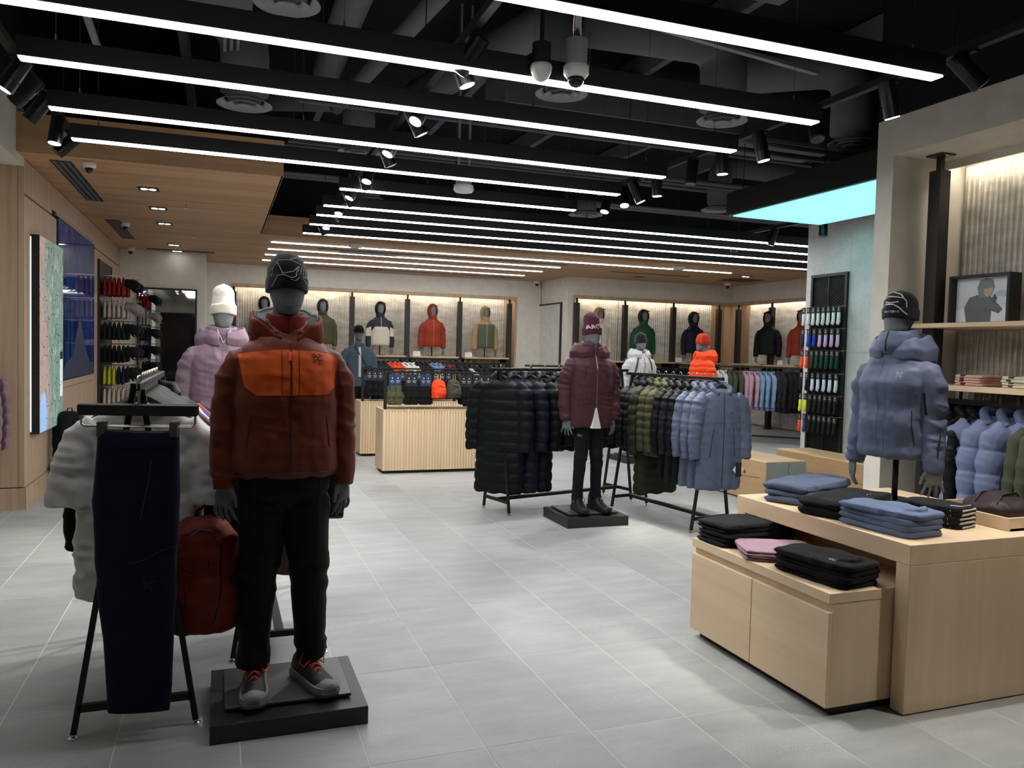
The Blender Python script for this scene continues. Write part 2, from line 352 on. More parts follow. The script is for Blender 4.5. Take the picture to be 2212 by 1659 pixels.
# right portal: jamb column, header, black bulkhead above, niche
PX = 4.72
wr = struct(ob('wall_right', MB().box(PX, 6.2, 4.65, 4.81, 0, 3.36).box(PX, 5.6, -3, 4.65, 3.08, 3.36), M_WHITE))
struct(ob('wall_right_upper', MB().box(PX, 6.2, -3, 4.81, 3.36, H_C), M_BLACKP))
struct(ob('wall_niche', MB().box(5.46, 5.6, -3, 4.65, 0, 3.08), M_WHITE))
nb = struct(bpy.data.objects.new('wall_niche_sheet', None)); COL.objects.link(nb); nb.location = (5.44, 4.65, 0); nb.rotation_euler = (0, 0, -PI/2)
for k in range(4): sheet('corrugated_sheet', .03+k*1.25, .03+(k+1)*1.25, .02, 3.05, -.02, nb, .046, .016)
ob('led_strip', MB().box(.05, 1.25, -.16, -.12, 3.066, 3.078), M_STRIP, nb); ob('valance', MB().box(.0, 5, -.20, -.185, 3.02, 3.079), M_WHITE, nb)  # valance is an added lip board that hides the glowing strip from view
# concrete pier with its grille, and the wall beyond
pier = struct(ob('wall_pier', MB().box(6.87, 7.7, 5.2, 8.03, 0, 3.2), plain('pier_core', srgb('c0c0bf'), .9)))
for a, b, z0, z1 in ((7.31, 8.03, 2.3, 3.2), (7.31, 8.03, 0, 2.3), (6.55, 7.31, 1.62, 3.2), (6.55, 7.31, 0, 1.62), (5.2, 6.55, 1.62, 3.2), (5.2, 6.55, 0, 1.62)):
    ob('concrete_panel', MB().box(6.85, 6.87, a+.0015, b-.0015, z0+.0015, z1-.0015), M_CONC, pier)
ob('concrete_panel', MB().box(6.85, 7.7, 8.03, 8.04, 0, 3.2), M_CONC, pier)
struct(ob('wall_pier_upper', MB().box(6.85, 7.7, 5.2, 8.03, 3.2, H_C), M_BLACKP)); struct(ob('wall_far', MB().box(11.4, 11.6, 4.8, 18, 0, H_C).box(7.7, 11.6, 5.0, 5.2, 0, H_C), M_WHITE))
struct(ob('wall_plenum', MB().box(-4.2, 12.5, 12.6, 12.7, 3.47, H_C).box(-4.2, -4.0, -3.2, 12.6, 0, H_C).box(11.6, 11.8, -3.2, 12.6, 3.2, H_C), M_BLACKP))
# the fit-out behind the camera: shopfront piers with dark shopfront glass between them
struct(ob('wall_front', MB().box(-4, -2.2, -3.2, -3, 0, H_C).box(4.6, 6.2, -3.2, -3, 0, H_C).box(-2.2, 4.6, -3.2, -3, 2.7, H_C), M_WHITE)); struct(ob('shopfront_glass', MB().box(-2.2, 4.6, -3.12, -3.08, 0, 2.7), M_DARKGLASS))
# ------------------------------------------------------------------ ceiling light lines
def light_line(x0, x1, y, z, label, rods=True, flush=False):
    t = thing('linear_light', label, 'ceiling light', ((x0+x1)/2, y, z), 0, 'white light lines across the ceiling'); h = (x1-x0)/2
    if flush:
        ob('diffuser', MB().box(-h, h, -.03, .03, -.004, .004), M_LED, t); return t
    ob('housing', MB().box(-h, h, -.045, .045, .006, .11), M_BLK, t, bevel=.003)
    ob('diffuser', MB().box(-h+.01, h-.01, -.036, .036, -.002, .006), M_LED, t)
    for k in (-.92, -.3, .3, .92):
        c = ob('hanger_wire', MB().cyl((h*k, 0, .11), (h*k, 0, H_C-z), .0015, n=5), M_CHROME, t); ob('gripper', MB().cyl((h*k, 0, .11), (h*k, 0, .15), .006, n=8), M_CHROME, c)
    return t
ORD = ['first', 'second', 'third', 'fourth', 'fifth', 'sixth', 'seventh', 'eighth', 'ninth', 'tenth', 'eleventh']
light_line(1.02, 3.42, 7.5, 3.0, 'short hung light line that starts beside the centre track')
for k, (x0, x1, y) in enumerate(((-1.03, 3.44, 6.58), (-1.03, 3.43, 5.77), (-1.0, 3.43, 4.82), (-1.0, 3.46, 4.03), (-1.0, 3.46, 3.14)  )):
    light_line(x0, x1, y, 3.0, 'hung white light line in a black housing, %s out from the brown fascia' % ORD[k])
for k, y in enumerate((10.65, 9.83, 9.1, 8.46)): light_line(.99, 9.6, y, 3.0, 'extra-long hung light line running behind the pier, %s from the rear fascia' % ORD[k])
light_line(.74, 9.26, 13.0, H_W-.004, 'longest white light line set flush into the timber ceiling', flush=True)
for k, y in enumerate((13.95, 14.85, 15.85)): light_line(.74, 6.07, y, H_W-.004, 'shorter flush light line in the timber ceiling, %s one behind the longest' % ORD[k], flush=True)
# ------------------------------------------------------------------ track and spotlights
M_HEAD = plain('spot_black', srgb('191a1b'), .35, .4)
def spot(x, y, z, aim, lit, watts=None, warm=(1, .95, .87), ang=46, where='centre', off=''):
    d = (Vector(aim)-Vector((x, y, z-.12))).normalized()
    t = thing('track_spotlight', '%s black spotlight hung on the %s track' % ('glowing' if lit else 'unlit', where), 'spotlight', (x, y, z), 0, '%s spotlights on the %s track' % ('glowing' if lit else 'unlit', where))
    ob('adapter', MB().box(-.02, .02, -.05, .05, -.035, 0), M_BLK, t); ob('arm', MB().cyl((0, 0, -.03), (0, 0, -.11), .009, n=8), M_BLK, t)
    c = Vector((0, 0, -.12)); a = c-d*.10; b = c+d*.11
    hd = ob('head', MB().tube([a, c+d*.035, c+d*.036, c+d*.042, c+d*.043, b], [.047, .049, .043, .043, .049, .049], 18), M_HEAD, t, smooth=False)
    if lit:
        ob('lens'+off, MB().cyl(b, b+d*.003, .040, n=16), M_LENS, hd)
    else: ob('lens', MB().cyl(b, b+d*.003, .040, n=16), M_DARKGLASS, hd)
    if lit:
        l = bpy.data.lights.new('lamp', 'SPOT'); l.energy = watts or SPOT_W; l.spot_size = math.radians(ang); l.spot_blend = .6; l.color = warm; l.shadow_soft_size = .035
        lo = bpy.data.objects.new('lamp'+off, l); COL.objects.link(lo); lo.parent = hd; lo.location = b+d*.012; lo.rotation_euler = (-d).to_track_quat('Z', 'Y').to_euler()
    return t
def track(a, b, label):
    a = Vector(a); b = Vector(b); t = thing('light_track', label, 'track', (a+b)/2); m = (a+b)/2
    ob('rail', MB().beam(a-m, b-m, .045, .045), M_BLK, t)
    for k in (-.85, 0, .85): ob('suspension_rod', MB().cyl((a-m)*k+Vector((0,0,.02)), (a-m)*k+Vector((0,0,H_C-a.z)), .004, n=6), M_BLK, t)
ZT = 3.2; KT = .943
track((-1.2*KT, 1, ZT), (-1.2*KT, 7.4, ZT), 'black lighting track along the timber wall side'); track((1.28*KT, -1, ZT), (1.28*KT, 11.0, ZT), 'black lighting track running down the middle of the open ceiling')
track((3.9*KT, -1, ZT), (3.9*KT, 7.5, ZT), 'black lighting track along the white portal'); track((6.62, 4.9, ZT), (6.62, 9.6, ZT), 'short black lighting track beside the glowing cyan panel')
for y, aim, lit in ((5.72, (-2.6, 5.3, .6), 1), (6.05, (-3, 6.4, 1.2), 0), (6.45, (-2.6, 6.2, 1), 0), (7.05, (-1.4, 6.4, .6), 1), (7.55, (-2.6, 6.6, 1.4), 0)): spot(-1.2*KT, y*KT, ZT, aim, lit, where='timber wall side')
for k, (y, aim, lit) in enumerate(((4.25, (0, 5.6, 1.0), 1), (4.45, (2.4, 4.0, 0), 1), (5.35, (0, 4.4, 1), 1), (5.6, (2.8, 5.2, 0), 0), (6.3, (.1, 5.6, 1), 1), (6.65, (2.6, 6.2, 0), 0), (7.4, (.6, 6.4, 1), 1), (7.7, (2.5, 9.5, .5), 1), (8.3, (.2, 7.6, 1), 1), (8.7, (2.7, 9.7, .6), 1), (9.3, (.8, 8.2, 1), 1), (9.9, (2.4, 9.7, .5), 0), (10.5, (1.0, 9.6, 1), 1), (11.1, (2.5, 11.3, .8), 1))):
    spot(1.28*KT, y*KT, ZT, aim, lit)
for y, aim, lit in ((3.35, (4.72, 2.4, 1.6), 0), (3.9, (4.4, 3.7, .7), 1), (4.55, (3.3, 3.3, .8), 0), (5.15, (4.4, 4.6, 0), 1), (5.65, (3.9, 5.4, 0), 1), (6.1, (3.4, 5.6, 1), 0), (6.7, (3.9, 6.4, 0), 1), (7.1, (4.6, 6.4, 1), 1), (7.35, (3.4, 6.2, 1), 1), (7.75, (3.0, 6.9, .8), 1)):
    spot(3.9*KT, y*KT, ZT, aim, lit, where='portal side')
# the portal side track runs on past the frame edge and its lamps there light the table front
for y, aim, nm in ((2.6, (4.9, 2.9, .8), 'right'), (2.9, (3.2, 3.0, .7), 'right_first'), (1.6, (2.9, 2.7, .6), 'right_far')): spot(3.9*KT, y*KT, ZT, aim, 1, where='portal side', off='_%s_offscreen' % nm)
for y, aim in ((5.9, (6.85, 7.5, 1.2)), (7.5, (6.2, 7.0, .4)), (8.4, (6.2, 9, .6)), (9.2, (7, 10, 1))): spot(6.6, y, ZT, aim, 0, where='pier')
# ------------------------------------------------------------------ glowing cyan ceiling panel
t = thing('sky_light_panel', 'large glowing cyan ceiling panel in a black frame', 'light panel', (5.945, 6.2, 3.1))
ob('frame', MB().box(-.65, .65, -1.3, 1.36, .01, .26), M_BLK, t); ob('diffuser', MB().box(-.6, .6, -1.25, 1.3, -.001, .01), emis('cyan_panel', srgb('98fbff'), .62), t)
for p in ((-.55, -1.2), (.55, -1.2), (-.55, 1.2), (.55, 1.2)): ob('suspension_rod', MB().cyl((*p, .26), (*p, 1.6), .005, n=6), M_BLK, t)
# ------------------------------------------------------------------ ducts, diffusers, pipes
def diffuser(x, y, z, r, label):
    t = thing('air_diffuser', label, 'air vent', (x, y, z), 0, 'round air diffusers')
    for k, (a, b, h) in enumerate(((1, .72, 0), (.66, .42, -.012), (.36, .05, -.02))):
        ob('cone_ring', MB().lathe([(b*r, h+.035), (a*r, h), (a*r, h+.006), (b*r, h+.045)], n=32, cap=False), M_DIFF, t, smooth=True)
    ob('neck', MB().lathe([(.6*r, .03), (.6*r, .2)], n=24), M_DUCT, t, smooth=True)
    return t
def duct(name, pts, r, label, n=20):
    # rounded elbow path
    P = [Vector(p) for p in pts]; out = [P[0]]
    for i in range(1, len(P)-1):
        a = (P[i-1]-P[i]); b = (P[i+1]-P[i]); k = min(a.length, b.length)*.48; a.normalize(); b.normalize()
        for s in range(7):
            u = s/6; out.append((P[i]+a*k)*(1-u)**2+P[i]*2*u*(1-u)+(P[i]+b*k)*u*u)
    out.append(P[-1]); return tag(ob(name, MB().tube(out, r, n), M_DUCT, smooth=True), label, 'duct')
DF = [(2.54, 5.9, 3.6, .21), (4.11, 5.98, 3.6, .22), (5.66, 6.1, 3.6, .22), (.18, 7.3, 3.6, .23), (.36, 5.05, 3.6, .2), (1.36, 8.55, 3.6, .22), (6.6, 9.6, 3.6, .25), (1.9, 11.0, 3.55, .25), (5.0, 10.6, 3.55, .25), (4.1, 3.05, 3.75, .2)]
DL = ['beside the hung dome camera', 'under the big curved elbow', 'above the portal corner', 'above the timber fascia', 'between the front light lines', 'above the centre track', 'behind the cyan panel', 'near the rear fascia', 'above the long light lines', 'over the portal header']
for (x, y, z, r), d_ in zip(DF, DL): diffuser(x, y, z, r, 'round grey ceiling air diffuser '+d_)
duct('flexible_duct', [(2.54, 5.9, 3.7), (2.54, 5.9, 4.25), (2.0, 8.6, 4.3)], .16, 'insulated dark duct dropping to a round diffuser beside the ceiling cameras')
duct('flexible_duct', [(4.11, 5.98, 3.7), (4.11, 5.98, 4.28), (2.7, 6.0, 4.25)], .2, 'curved dark duct elbow over the middle light lines')
duct('flexible_duct', [(5.66, 6.1, 3.7), (5.66, 6.1, 4.35), (4.6, 6.9, 4.35)], .2, 'curved dark duct elbow above the glowing cyan panel')
duct('flexible_duct', [(.18, 7.3, 3.7), (.18, 7.3, 4.3), (-1.0, 6.5, 4.3)], .2, 'fat dark duct elbow above the timber fascia')
duct('flexible_duct', [(6.6, 9.6, 3.7), (6.6, 9.6, 4.25), (7.9, 9.8, 4.3)], .17, 'dark duct elbow behind the glowing cyan panel')
duct('flexible_duct', [(1.36, 8.55, 3.7), (1.36, 8.55, 4.2), (.2, 9.2, 4.25)], .17, 'dark duct elbow above the centre lighting track')
tag(ob('main_duct', MB().box(-1.5, .2, 2.5, 6.6, 3.95, 4.44), M_DUCT, bevel=.03), 'large rectangular dark duct over the left light lines', 'duct')
tag(ob('main_duct', MB().box(2.3, 3.6, 1.5, 4.6, 3.95, 4.45), M_DUCT, bevel=.03), 'rectangular dark duct over the front light line', 'duct')
tag(ob('main_duct', MB().box(2.6, 6.75, 7.4, 8.1, 3.95, 4.4), M_DUCT, bevel=.03), 'long rectangular dark duct crossing the open ceiling', 'duct')
tag(ob('round_duct', MB().cyl((.9, 1.2, 4.2), (.95, 8, 4.2), .13, n=20), M_DUCT, smooth=True), 'straight round dark duct running away above the hero mannequin', 'duct')
tag(ob('round_duct', MB().cyl((1.65, 3.2, 4.0), (1.1, 8.4, 4.0), .07, n=16), M_DUCT, smooth=True), 'slim round dark duct slanting beside the centre track', 'duct')
for k in range(9):
    y = 6.9+k*.62; z = 3.75+.1*(k % 3)
    tag(ob('pipe', MB().cyl((-1.5 if k > 6 else .7, y, z), (10.5, y, z), .022+.01*(k % 2), n=8), M_DUCT), 'dark painted service pipe crossing the open ceiling', 'pipe', 'service pipes in the open ceiling')
for k in range(6):
    x = -.4+1.5*k
    tag(ob('ceiling_joist', MB().box(x, x+.08, -2, 12, 4.45, 4.68), M_DUCT), 'dark steel joist under the black roof deck', 'joist', 'roof joists')
t = tag(ob('strut_channel', MB().beam((-.85, 3.0, 3.9), (-.95, 7.6, 3.9), .05, .03), M_DIFF), 'slotted grey strut channel above the left light lines', 'strut')
t = tag(ob('strut_channel', MB().beam((2.9, 5.2, 3.95), (4.7, 5.5, 3.95), .05, .03), M_DIFF), 'slotted grey strut channel beside the curved duct elbow', 'strut')
for k in range(3): tag(ob('conduit', MB().cyl((.0+.05*k, 2.4, 4.0-.01*k), (.02+.05*k, 7.8, 4.0), .014, n=8), M_DIFF), 'thin grey conduit running away in a bundle of three', 'conduit', 'conduit bundle')
# ------------------------------------------------------------------ cameras, downlights, slots on the timber ceiling
def dome(x, y, z, label, r=.055, ball=True, s=1.0):
    t = thing('security_camera', label, 'security camera', (x, y, z)); r *= s
    ob('base', MB().lathe([(r*.95, 0), (r, -.012*s), (r, -.035*s), (r*.9, -.045*s), (r*.62, -.052*s)], n=24), M_WHP, t, smooth=True)
    if ball: ob('dome', MB().lathe([(r*.6, -.05*s), (r*.56, -.07*s), (r*.38, -.09*s), (r*.1, -.099*s)], n=20), M_DARKGLASS, t, smooth=True)
    return t
dome(-1.12, 8.1, H_W, 'white dome camera on the timber ceiling beside the longest slot vent', s=1.05); dome(-1.22, 12.0, H_W, 'white dome camera on the timber ceiling beside the second slot vent', s=1.0)
dome(-1.45, 15.1, H_W, 'white dome camera in the corner above the mirror', s=1.2); dome(6.77, 16.85, H_W, 'white dome camera at the wall corner by the narrow mirror', s=1.3); dome(10.47, 14.8, H_W, 'dark dome camera by the far right wall corner', s=1.3)
for x, y in ((1.955, 12.45), (7.79, 12.5)):
    tag(ob('smoke_detector', MB().lathe([(.1, 0), (.115, -.02), (.115, -.055), (.09, -.07), (.03, -.072)], n=24), M_WHP, smooth=True, loc=(x, y, H_W)), 'round white detector under the front edge of the timber ceiling', 'detector', 'ceiling detectors')
def hung_cam(x, y, zb, kind, label):
    t = thing('hung_camera', label, 'security camera', (x, y, zb))
    if kind == 0:
        ob('pole', MB().cyl((0, 0, .2), (0, 0, H_C-zb), .022, n=14), M_CHROME, t, smooth=True); ob('mount_box', MB().lathe([(.058, .06), (.058, .2)], n=24), M_DIFF, t)
        ob('collar', MB().lathe([(.055, .07), (.068, .06), (.068, .02), (.05, 0)], n=28), M_WHP, t, smooth=True); ob('dome', MB().lathe([(.045, .005), (.043, -.02), (.028, -.04), (.008, -.048)], n=20), M_DARKGLASS, t, smooth=True)
    else:
        ob('mount_box', MB().lathe([(.05, .05), (.05, .17)], n=24), M_BLK, t); ob('pole', MB().cyl((0, 0, .17), (0, 0, H_C-zb), .012, n=10), M_BLK, t)
        ob('globe', MB().lathe([(.055, .06), (.058, .045), (.054, .02), (.04, -.01), (.015, -.025)], n=28), M_WHP, t, smooth=True)
hung_cam(1.76, 3.9, 3.0, 0, 'white dome camera with a dark eye on a steel drop pole'); hung_cam(1.58, 3.95, 3.0, 1, 'white globe sensor in a black cup beside the dome camera')
t = thing('hung_sensor', 'round white sensor hung on twin rods among the light lines', 'sensor', (2.1, 7.1, 3.0))
ob('body', MB().lathe([(.06, .07), (.09, .06), (.095, .02), (.08, 0), (.03, -.006)], n=28), M_WHP, t, smooth=True); ob('mount_box', MB().box(-.06, .06, -.06, .06, .07, .15), M_DIFF, t)
for k in (-.05, .05): ob('rod', MB().cyl((k, 0, .15), (k, 0, 1.7), .012, n=8), M_DIFF, t)
for x, y in ((-.72, 9.22), (-.71, 10.49), (-.72, 11.79), (-.73, 14.28), (-.72, 15.2), (9.9, 13.4), (3.0, 16.3), (8.2, 14.7)):
    t = thing('downlight', 'small square black recessed downlight in the timber ceiling', 'downlight', (x, y, H_W), 0, 'recessed downlights')
    ob('trim', MB().box(-.1, .1, -.1, .1, -.006, .0), M_BLK, t)
    for k in (-.04, .04): ob('lamp', MB().lathe([(.035, -.008), (.035, -.006)], (k, 0, 0), 14), M_DARKGLASS if (x, y) in ((3.0, 16.3), (8.2, 14.7)) else M_LENS, t)
for x0, x1, y0, y1 in ((-1.45, -1.27, 8.15, 10.3), (-1.45, -1.27, 11.78, 13.8), (-1.2, -.1, 15.0, 15.2), (1.5, 6.0, 13.4, 13.5), (1.6, 6.3, 16.4, 16.5), (7.2, 9.0, 14.0, 14.1)):
    t = thing('slot_vent', 'dark slotted air vent set into the timber ceiling', 'air vent', ((x0+x1)/2, (y0+y1)/2, H_W), 0, 'slot vents in the timber ceiling'); a, b = (x1-x0)/2, (y1-y0)/2
    ob('recess', MB().box(-a, a, -b, b, -.003, .0), M_BLK, t)
    for k in (-.6, 0, .6):
        ob('blade', MB().box(-a+.01, a-.01, b*k-.01, b*k+.01, -.008, -.003) if a > b else MB().box(a*k-.01, a*k+.01, -b+.01, b-.01, -.008, -.003), M_DUCT, t)
tag(ob('ceiling_grille', MB().box(9.9, 10.7, 13.8, 14.4, H_W-.006, H_W-.001), M_BLK), 'dark square return grille in the timber ceiling by the far wall', 'grille')
tag(ob('ceiling_hatch', MB().box(1.9, 2.9, 13.55, 14.1, H_W-.004, H_W-.001), M_DIFF), 'grey access hatch between the flush light lines', 'hatch')
for x, y in ((-.38, 9.98), (-.38, 12.67)):
    t = thing('sprinkler_head', 'small sprinkler head under the timber ceiling', 'sprinkler', (x, y, H_W), 0, 'sprinkler heads'); ob('body', MB().cyl((0, 0, 0), (0, 0, -.04), .012, n=8), M_CHROME, t); ob('deflector', MB().lathe([(.03, -.055), (.03, -.058)], n=14), M_CHROME, t); ob('frame', MB().beam((-.015, 0, -.04), (-.005, 0, -.056), .004).beam((.015, 0, -.04), (.005, 0, -.056), .004), M_CHROME, t)
# ------------------------------------------------------------------ cloth and figure library
def sring(z, hw, hd, yc=0, xc=0, n=28, p=2.4):
    out = []
    for k in range(n):
        a = 2*PI*k/n; c, s = math.cos(a), math.sin(a)
        out.append((xc+hw*math.copysign(abs(c)**(2/p), c), yc+hd*math.copysign(abs(s)**(2/p), s), z))
    return out
def folds(amp, puff=0, pamp=0, sleeve=.2, seed=0, long=0):
    def f(P, N):
        Q = P+seed*3.7; ax = np.abs(P[:,0]); sl = np.clip((ax-sleeve)/.04, 0, 1)
        a = vnoise(Q*np.array([1, 1, .55]), 8); b = 1-np.abs(vnoise(Q*np.array([1.3, 1, .5])+.35*Q[:,[2,0,1]], 11))*2
        c = 1-np.abs(vnoise(Q*np.array([.6, .6, 1.5])+.5*Q[:,[2,2,0]]*np.array([1, 0, .4]), 15))*2
        d = amp*(.55*a+.5*b*(1-.5*sl)+.75*c*(.35+.65*sl))+amp*.25*vnoise(Q, 34)
        if puff:
            w = np.abs(np.sin(PI*(P[:,2]+.012*vnoise(Q, 6))/puff)); d = d*.6+pamp*(np.sqrt(w)-.6)
        return d
    return f
def body_mb(legs=True):
    m = MB()
    m.loft([sring(z, a, b, y, n=24, p=2.1) for z, a, b, y in ((1.580, .022, .03, -.052), (1.590, .04, .048, -.045), (1.618, .058, .07, -.028), (1.658, .069, .086, -.013), (1.698, .0745, .096, -.004), (1.738, .077, .1, 0), (1.778, .071, .093, .004), (1.808, .047, .064, .006), (1.821, .012, .02, .006))])
    m.tube([(0, .03, 1.44), (0, .022, 1.50), (0, .008, 1.58), (0, 0, 1.66)], [.075, .058, .055, .055], 18)
    m.loft([sring(z, a, b, n=24) for z, a, b in ((.80 if legs else .935, .12, .08), (.95, .15, .09), (1.05, .135, .085), (1.2, .155, .095), (1.33, .15, .085), (1.42, .11, .065), (1.49, .06, .045))])
    for s in (-1, 1):
        m.tube([(s*.10, 0, 1.385), (s*.17, 0, 1.36), (s*.222, .015, 1.16), (s*.238, .0, 1.03), (s*.245, -.02, .885)], [.04, .04, .035, .034, .026], 14)
        W = Vector((s*.245, -.02, .885)); a = Vector((-s*.72, -.69, 0)); n = Vector((-s*.69, .72, 0))
        m.tube([W+Vector((0, 0, .02)), W+Vector((0, 0, -.02)), W+Vector((0, 0, -.055)), W+Vector((0, 0, -.092))], [.027, .034, .043, .042], 14, .48, ref=(n.x, n.y, 0))
        for i, ln in enumerate((.074, .083, .078, .06)):
            b = W+a*(.034-.0225*i)+Vector((0, 0, -.086)); sp = a*(.010-.0065*i)
            m.tube([b, b+sp+Vector((0, 0, -ln*.42)), b+sp*1.7+n*.010+Vector((0, 0, -ln*.75)), b+sp*2+n*.024+Vector((0, 0, -ln))], [.0092, .0088, .0082, .0062], 8)
        b = W+a*.028+Vector((0, 0, -.028)); m.tube([W+Vector((0, 0, -.01)), b+a*.008, b+a*.030+Vector((0, 0, -.035)), b+a*.040-n*.002+Vector((0, 0, -.072))], [.016, .0135, .0105, .0075], 8)
        if legs: m.tube([(s*.08, 0, .88), (s*.085, 0, .7), (s*.095, 0, .5), (s*.105, .02, .3), (s*.11, .02, .07)], [.07, .06, .045, .04, .032], 12)
    return m
BODY = vox(body_mb(), .0055, 2, name='mannequin_body'); BUST = vox(body_mb(False), .0055, 2, name='mannequin_bust')
M_SKIN = fabric('mannequin_grey_felt', srgb('6e7073'), .85, 900, .5, .1, .06)
def jacket_mb(hem=.93, wid=1.0, dep=1.0, sl=1.0, hemw=1.0, cuff=.86, top=1.53, flare=0, arm=1.0):
    m = MB(); k = [(hem, .197*hemw, .128), (hem+.03, .21*hemw, .137), (hem+.10, .213*(1+flare*.6), .14), (1.10, .205*(1+flare*.4), .137), (1.22, .212, .14), (1.33, .210, .138), (1.395, .203, .126), (1.445, .170, .108), (1.49, .118, .088), (top, .078, .073)]
    k = [q for q in k if q[0] <= hem+.101 or q[0] > hem+.14]
    m.loft([sring(z, a*wid, b*dep, .005) for z, a, b in k])
    for s in (-1, 1):
        m.tube([(s*.115, 0, 1.40), (s*.18*wid, .0, 1.378), (s*.224*wid, .008, 1.30), (s*.243*wid*arm, .016, 1.16), (s*.250*wid*arm, .004, 1.02), (s*.249*arm, -.016, cuff+.03), (s*.247*arm, -.02, cuff)], [x*sl for x in (.06, .066, .065, .058, .055, .048, .044)], 16)
    return m
def ringtube(m, z, rx, ry, r, h, yc=.005, tilt=0, n=28):
    b = len(m.v); k = 10
    for i in range(n):
        a = 2*PI*i/n; c, s = math.cos(a), math.sin(a)
        for j in range(k):
            q = 2*PI*j/k; e = r*math.cos(q); m.v.append(((rx+e)*c, yc+(ry+e)*s, z+h*math.sin(q)+tilt*s))
    for i in range(n):
        for j in range(k):
            i2 = (i+1) % n; j2 = (j+1) % k; m.f.append((b+i*k+j, b+i2*k+j, b+i2*k+j2, b+i*k+j2))
    return m
def trousers_mb(w=1.0, cuffz=.095, spread=1.0):
    m = MB().loft([sring(z, a*w, b*w, .0) for z, a, b in ((.78, .10, .075), (.84, .165, .11), (.92, .172, .115), (1.0, .155, .10), (1.05, .15, .098))])
    for s in (-1, 1):
        m.tube([(s*.08, .0, .90), (s*.085*spread, 0, .76), (s*.092*spread, -.004, .6), (s*.10*spread, -.012, .48), (s*.108*spread, .012, .3), (s*.113*spread, .012, .15), (s*.115*spread, .012, cuffz)], [x*w for x in (.085, .093, .08, .069, .062, .056, .057)], 16)
    return m
def tfolds(amp, seed=0):
    def f(P, N):
        Q = P+seed; kn = np.exp(-((P[:,2]-.5)/.10)**2)+np.exp(-((P[:,2]-.13)/.07)**2)+.6*np.exp(-((P[:,2]-.82)/.07)**2)
        c = 1-np.abs(vnoise(Q*np.array([.6, .6, 1.6])+.5*Q[:,[2,2,0]]*np.array([1, 0, .4]), 14))*2
        return amp*(.5*vnoise(Q*np.array([1, 1, .3]), 10)+.9*c*kn)
    return f
def hood_up(mat_open=False, sc=1.0):
    # shell round the head with a face opening and a stiff peak
    n, k = 30, 18; vs = []; fs = []; cz = 1.693
    m = MB()
    for (R, fl) in ((1.0, 1), (.90, -1)):
        b = len(m.v)
        for i in range(k+1):
            for j in range(n):
                t = .98*(PI-.80)*i/k+.0; ph = 2*PI*j/n      # polar angle from the back pole
                d = Vector((math.sin(t)*math.cos(ph), math.cos(t), math.sin(t)*math.sin(ph)))
                ex = 1+.10*max(0, d.z)*max(0, -d.y)
                m.v.append((d.x*.108*R*sc, .018+d.y*.135*R*sc*ex, cz-.005+d.z*(.142 if d.z > 0 else .165)*R*sc))
        for i in range(k):
            for j in range(n):
                j2 = (j+1) % n; q = (b+i*n+j, b+i*n+j2, b+(i+1)*n+j2, b+(i+1)*n+j); m.f.append(q if fl > 0 else q[::-1])
    a, b = k*n, (k+1)*n+k*n
    for j in range(n):
        j2 = (j+1) % n; m.f.append((a+j, a+j2, b+j2, b+j))
    # peak
    pk = [(.085*math.sin(u), -.085-.045*math.cos(u), 1.783+.012*math.cos(u)) for u in [(-1.25+2.5*i/10) for i in range(11)]]
    m.tube(pk, .011, 8, .6)
    me = m.mesh('hood', True); return me
HOODUP = hood_up(sc=1.10)
def hood_shell(seed=0, rc=(.105, .15), zc=(1.53, 1.60), ro=(.13, .185), zb=(1.46, 1.42), A=2.75, vx=.0065, lining=False, thick=.011, zp=.6):
    """a hood lying open round the neck: a folded shell swept from one side of the zip round the back to the other; pairs are (front, back)"""
    rings = []; n = 34
    for i in range(n+1):
        a = -A+2*A*i/n; c_ = (1+math.cos(a))/2; f = c_**.7; e = lambda p: p[0]+(p[1]-p[0])*f
        R, Zc, Ro, Zb = e(rc), zc[0]+(zc[1]-zc[0])*c_**zp, e(ro), e(zb); base = .072
        sec = [(base, Zb+.02), (base+.012, Zc-.05), (R-thick*.9, Zc-.016), (R, Zc), (R+thick, Zc-.010), (Ro, (Zc+Zb)/2), (Ro-.006, Zb), (base+.02, Zb-.012)]
        if lining: sec = [(base+.003, Zb+.03), (base+.010, Zc-.052), (R-thick*1.15, Zc-.016), (R-.003, Zc+.002), (R-.008, Zc-.004), (R-thick*.8, Zc-.02), (base+.018, Zc-.055), (base+.012, Zb+.03)]
        w_ = 1+.05*math.sin(a*5+seed)
        rings.append([(r*w_*math.sin(a), .008+r*w_*.92*math.cos(a), z+.006*math.sin(a*7+seed*2)) for r, z in sec])
    m = MB().loft(rings)
    if lining: return m.mesh('lining', True)
    return vox(m, vx, 2, folds(.0045, seed=seed+1, sleeve=9), 'hood')
def hood_down_me(seed=0, vfront=True, size=1.0, vx=.0065):
    return hood_shell(seed, (.10*size**.5, .135*size**.6), (1.555, 1.60), (.125*size**.5, .175*size**.7), (1.465, 1.425), 2.8 if vfront else 2.95, vx)
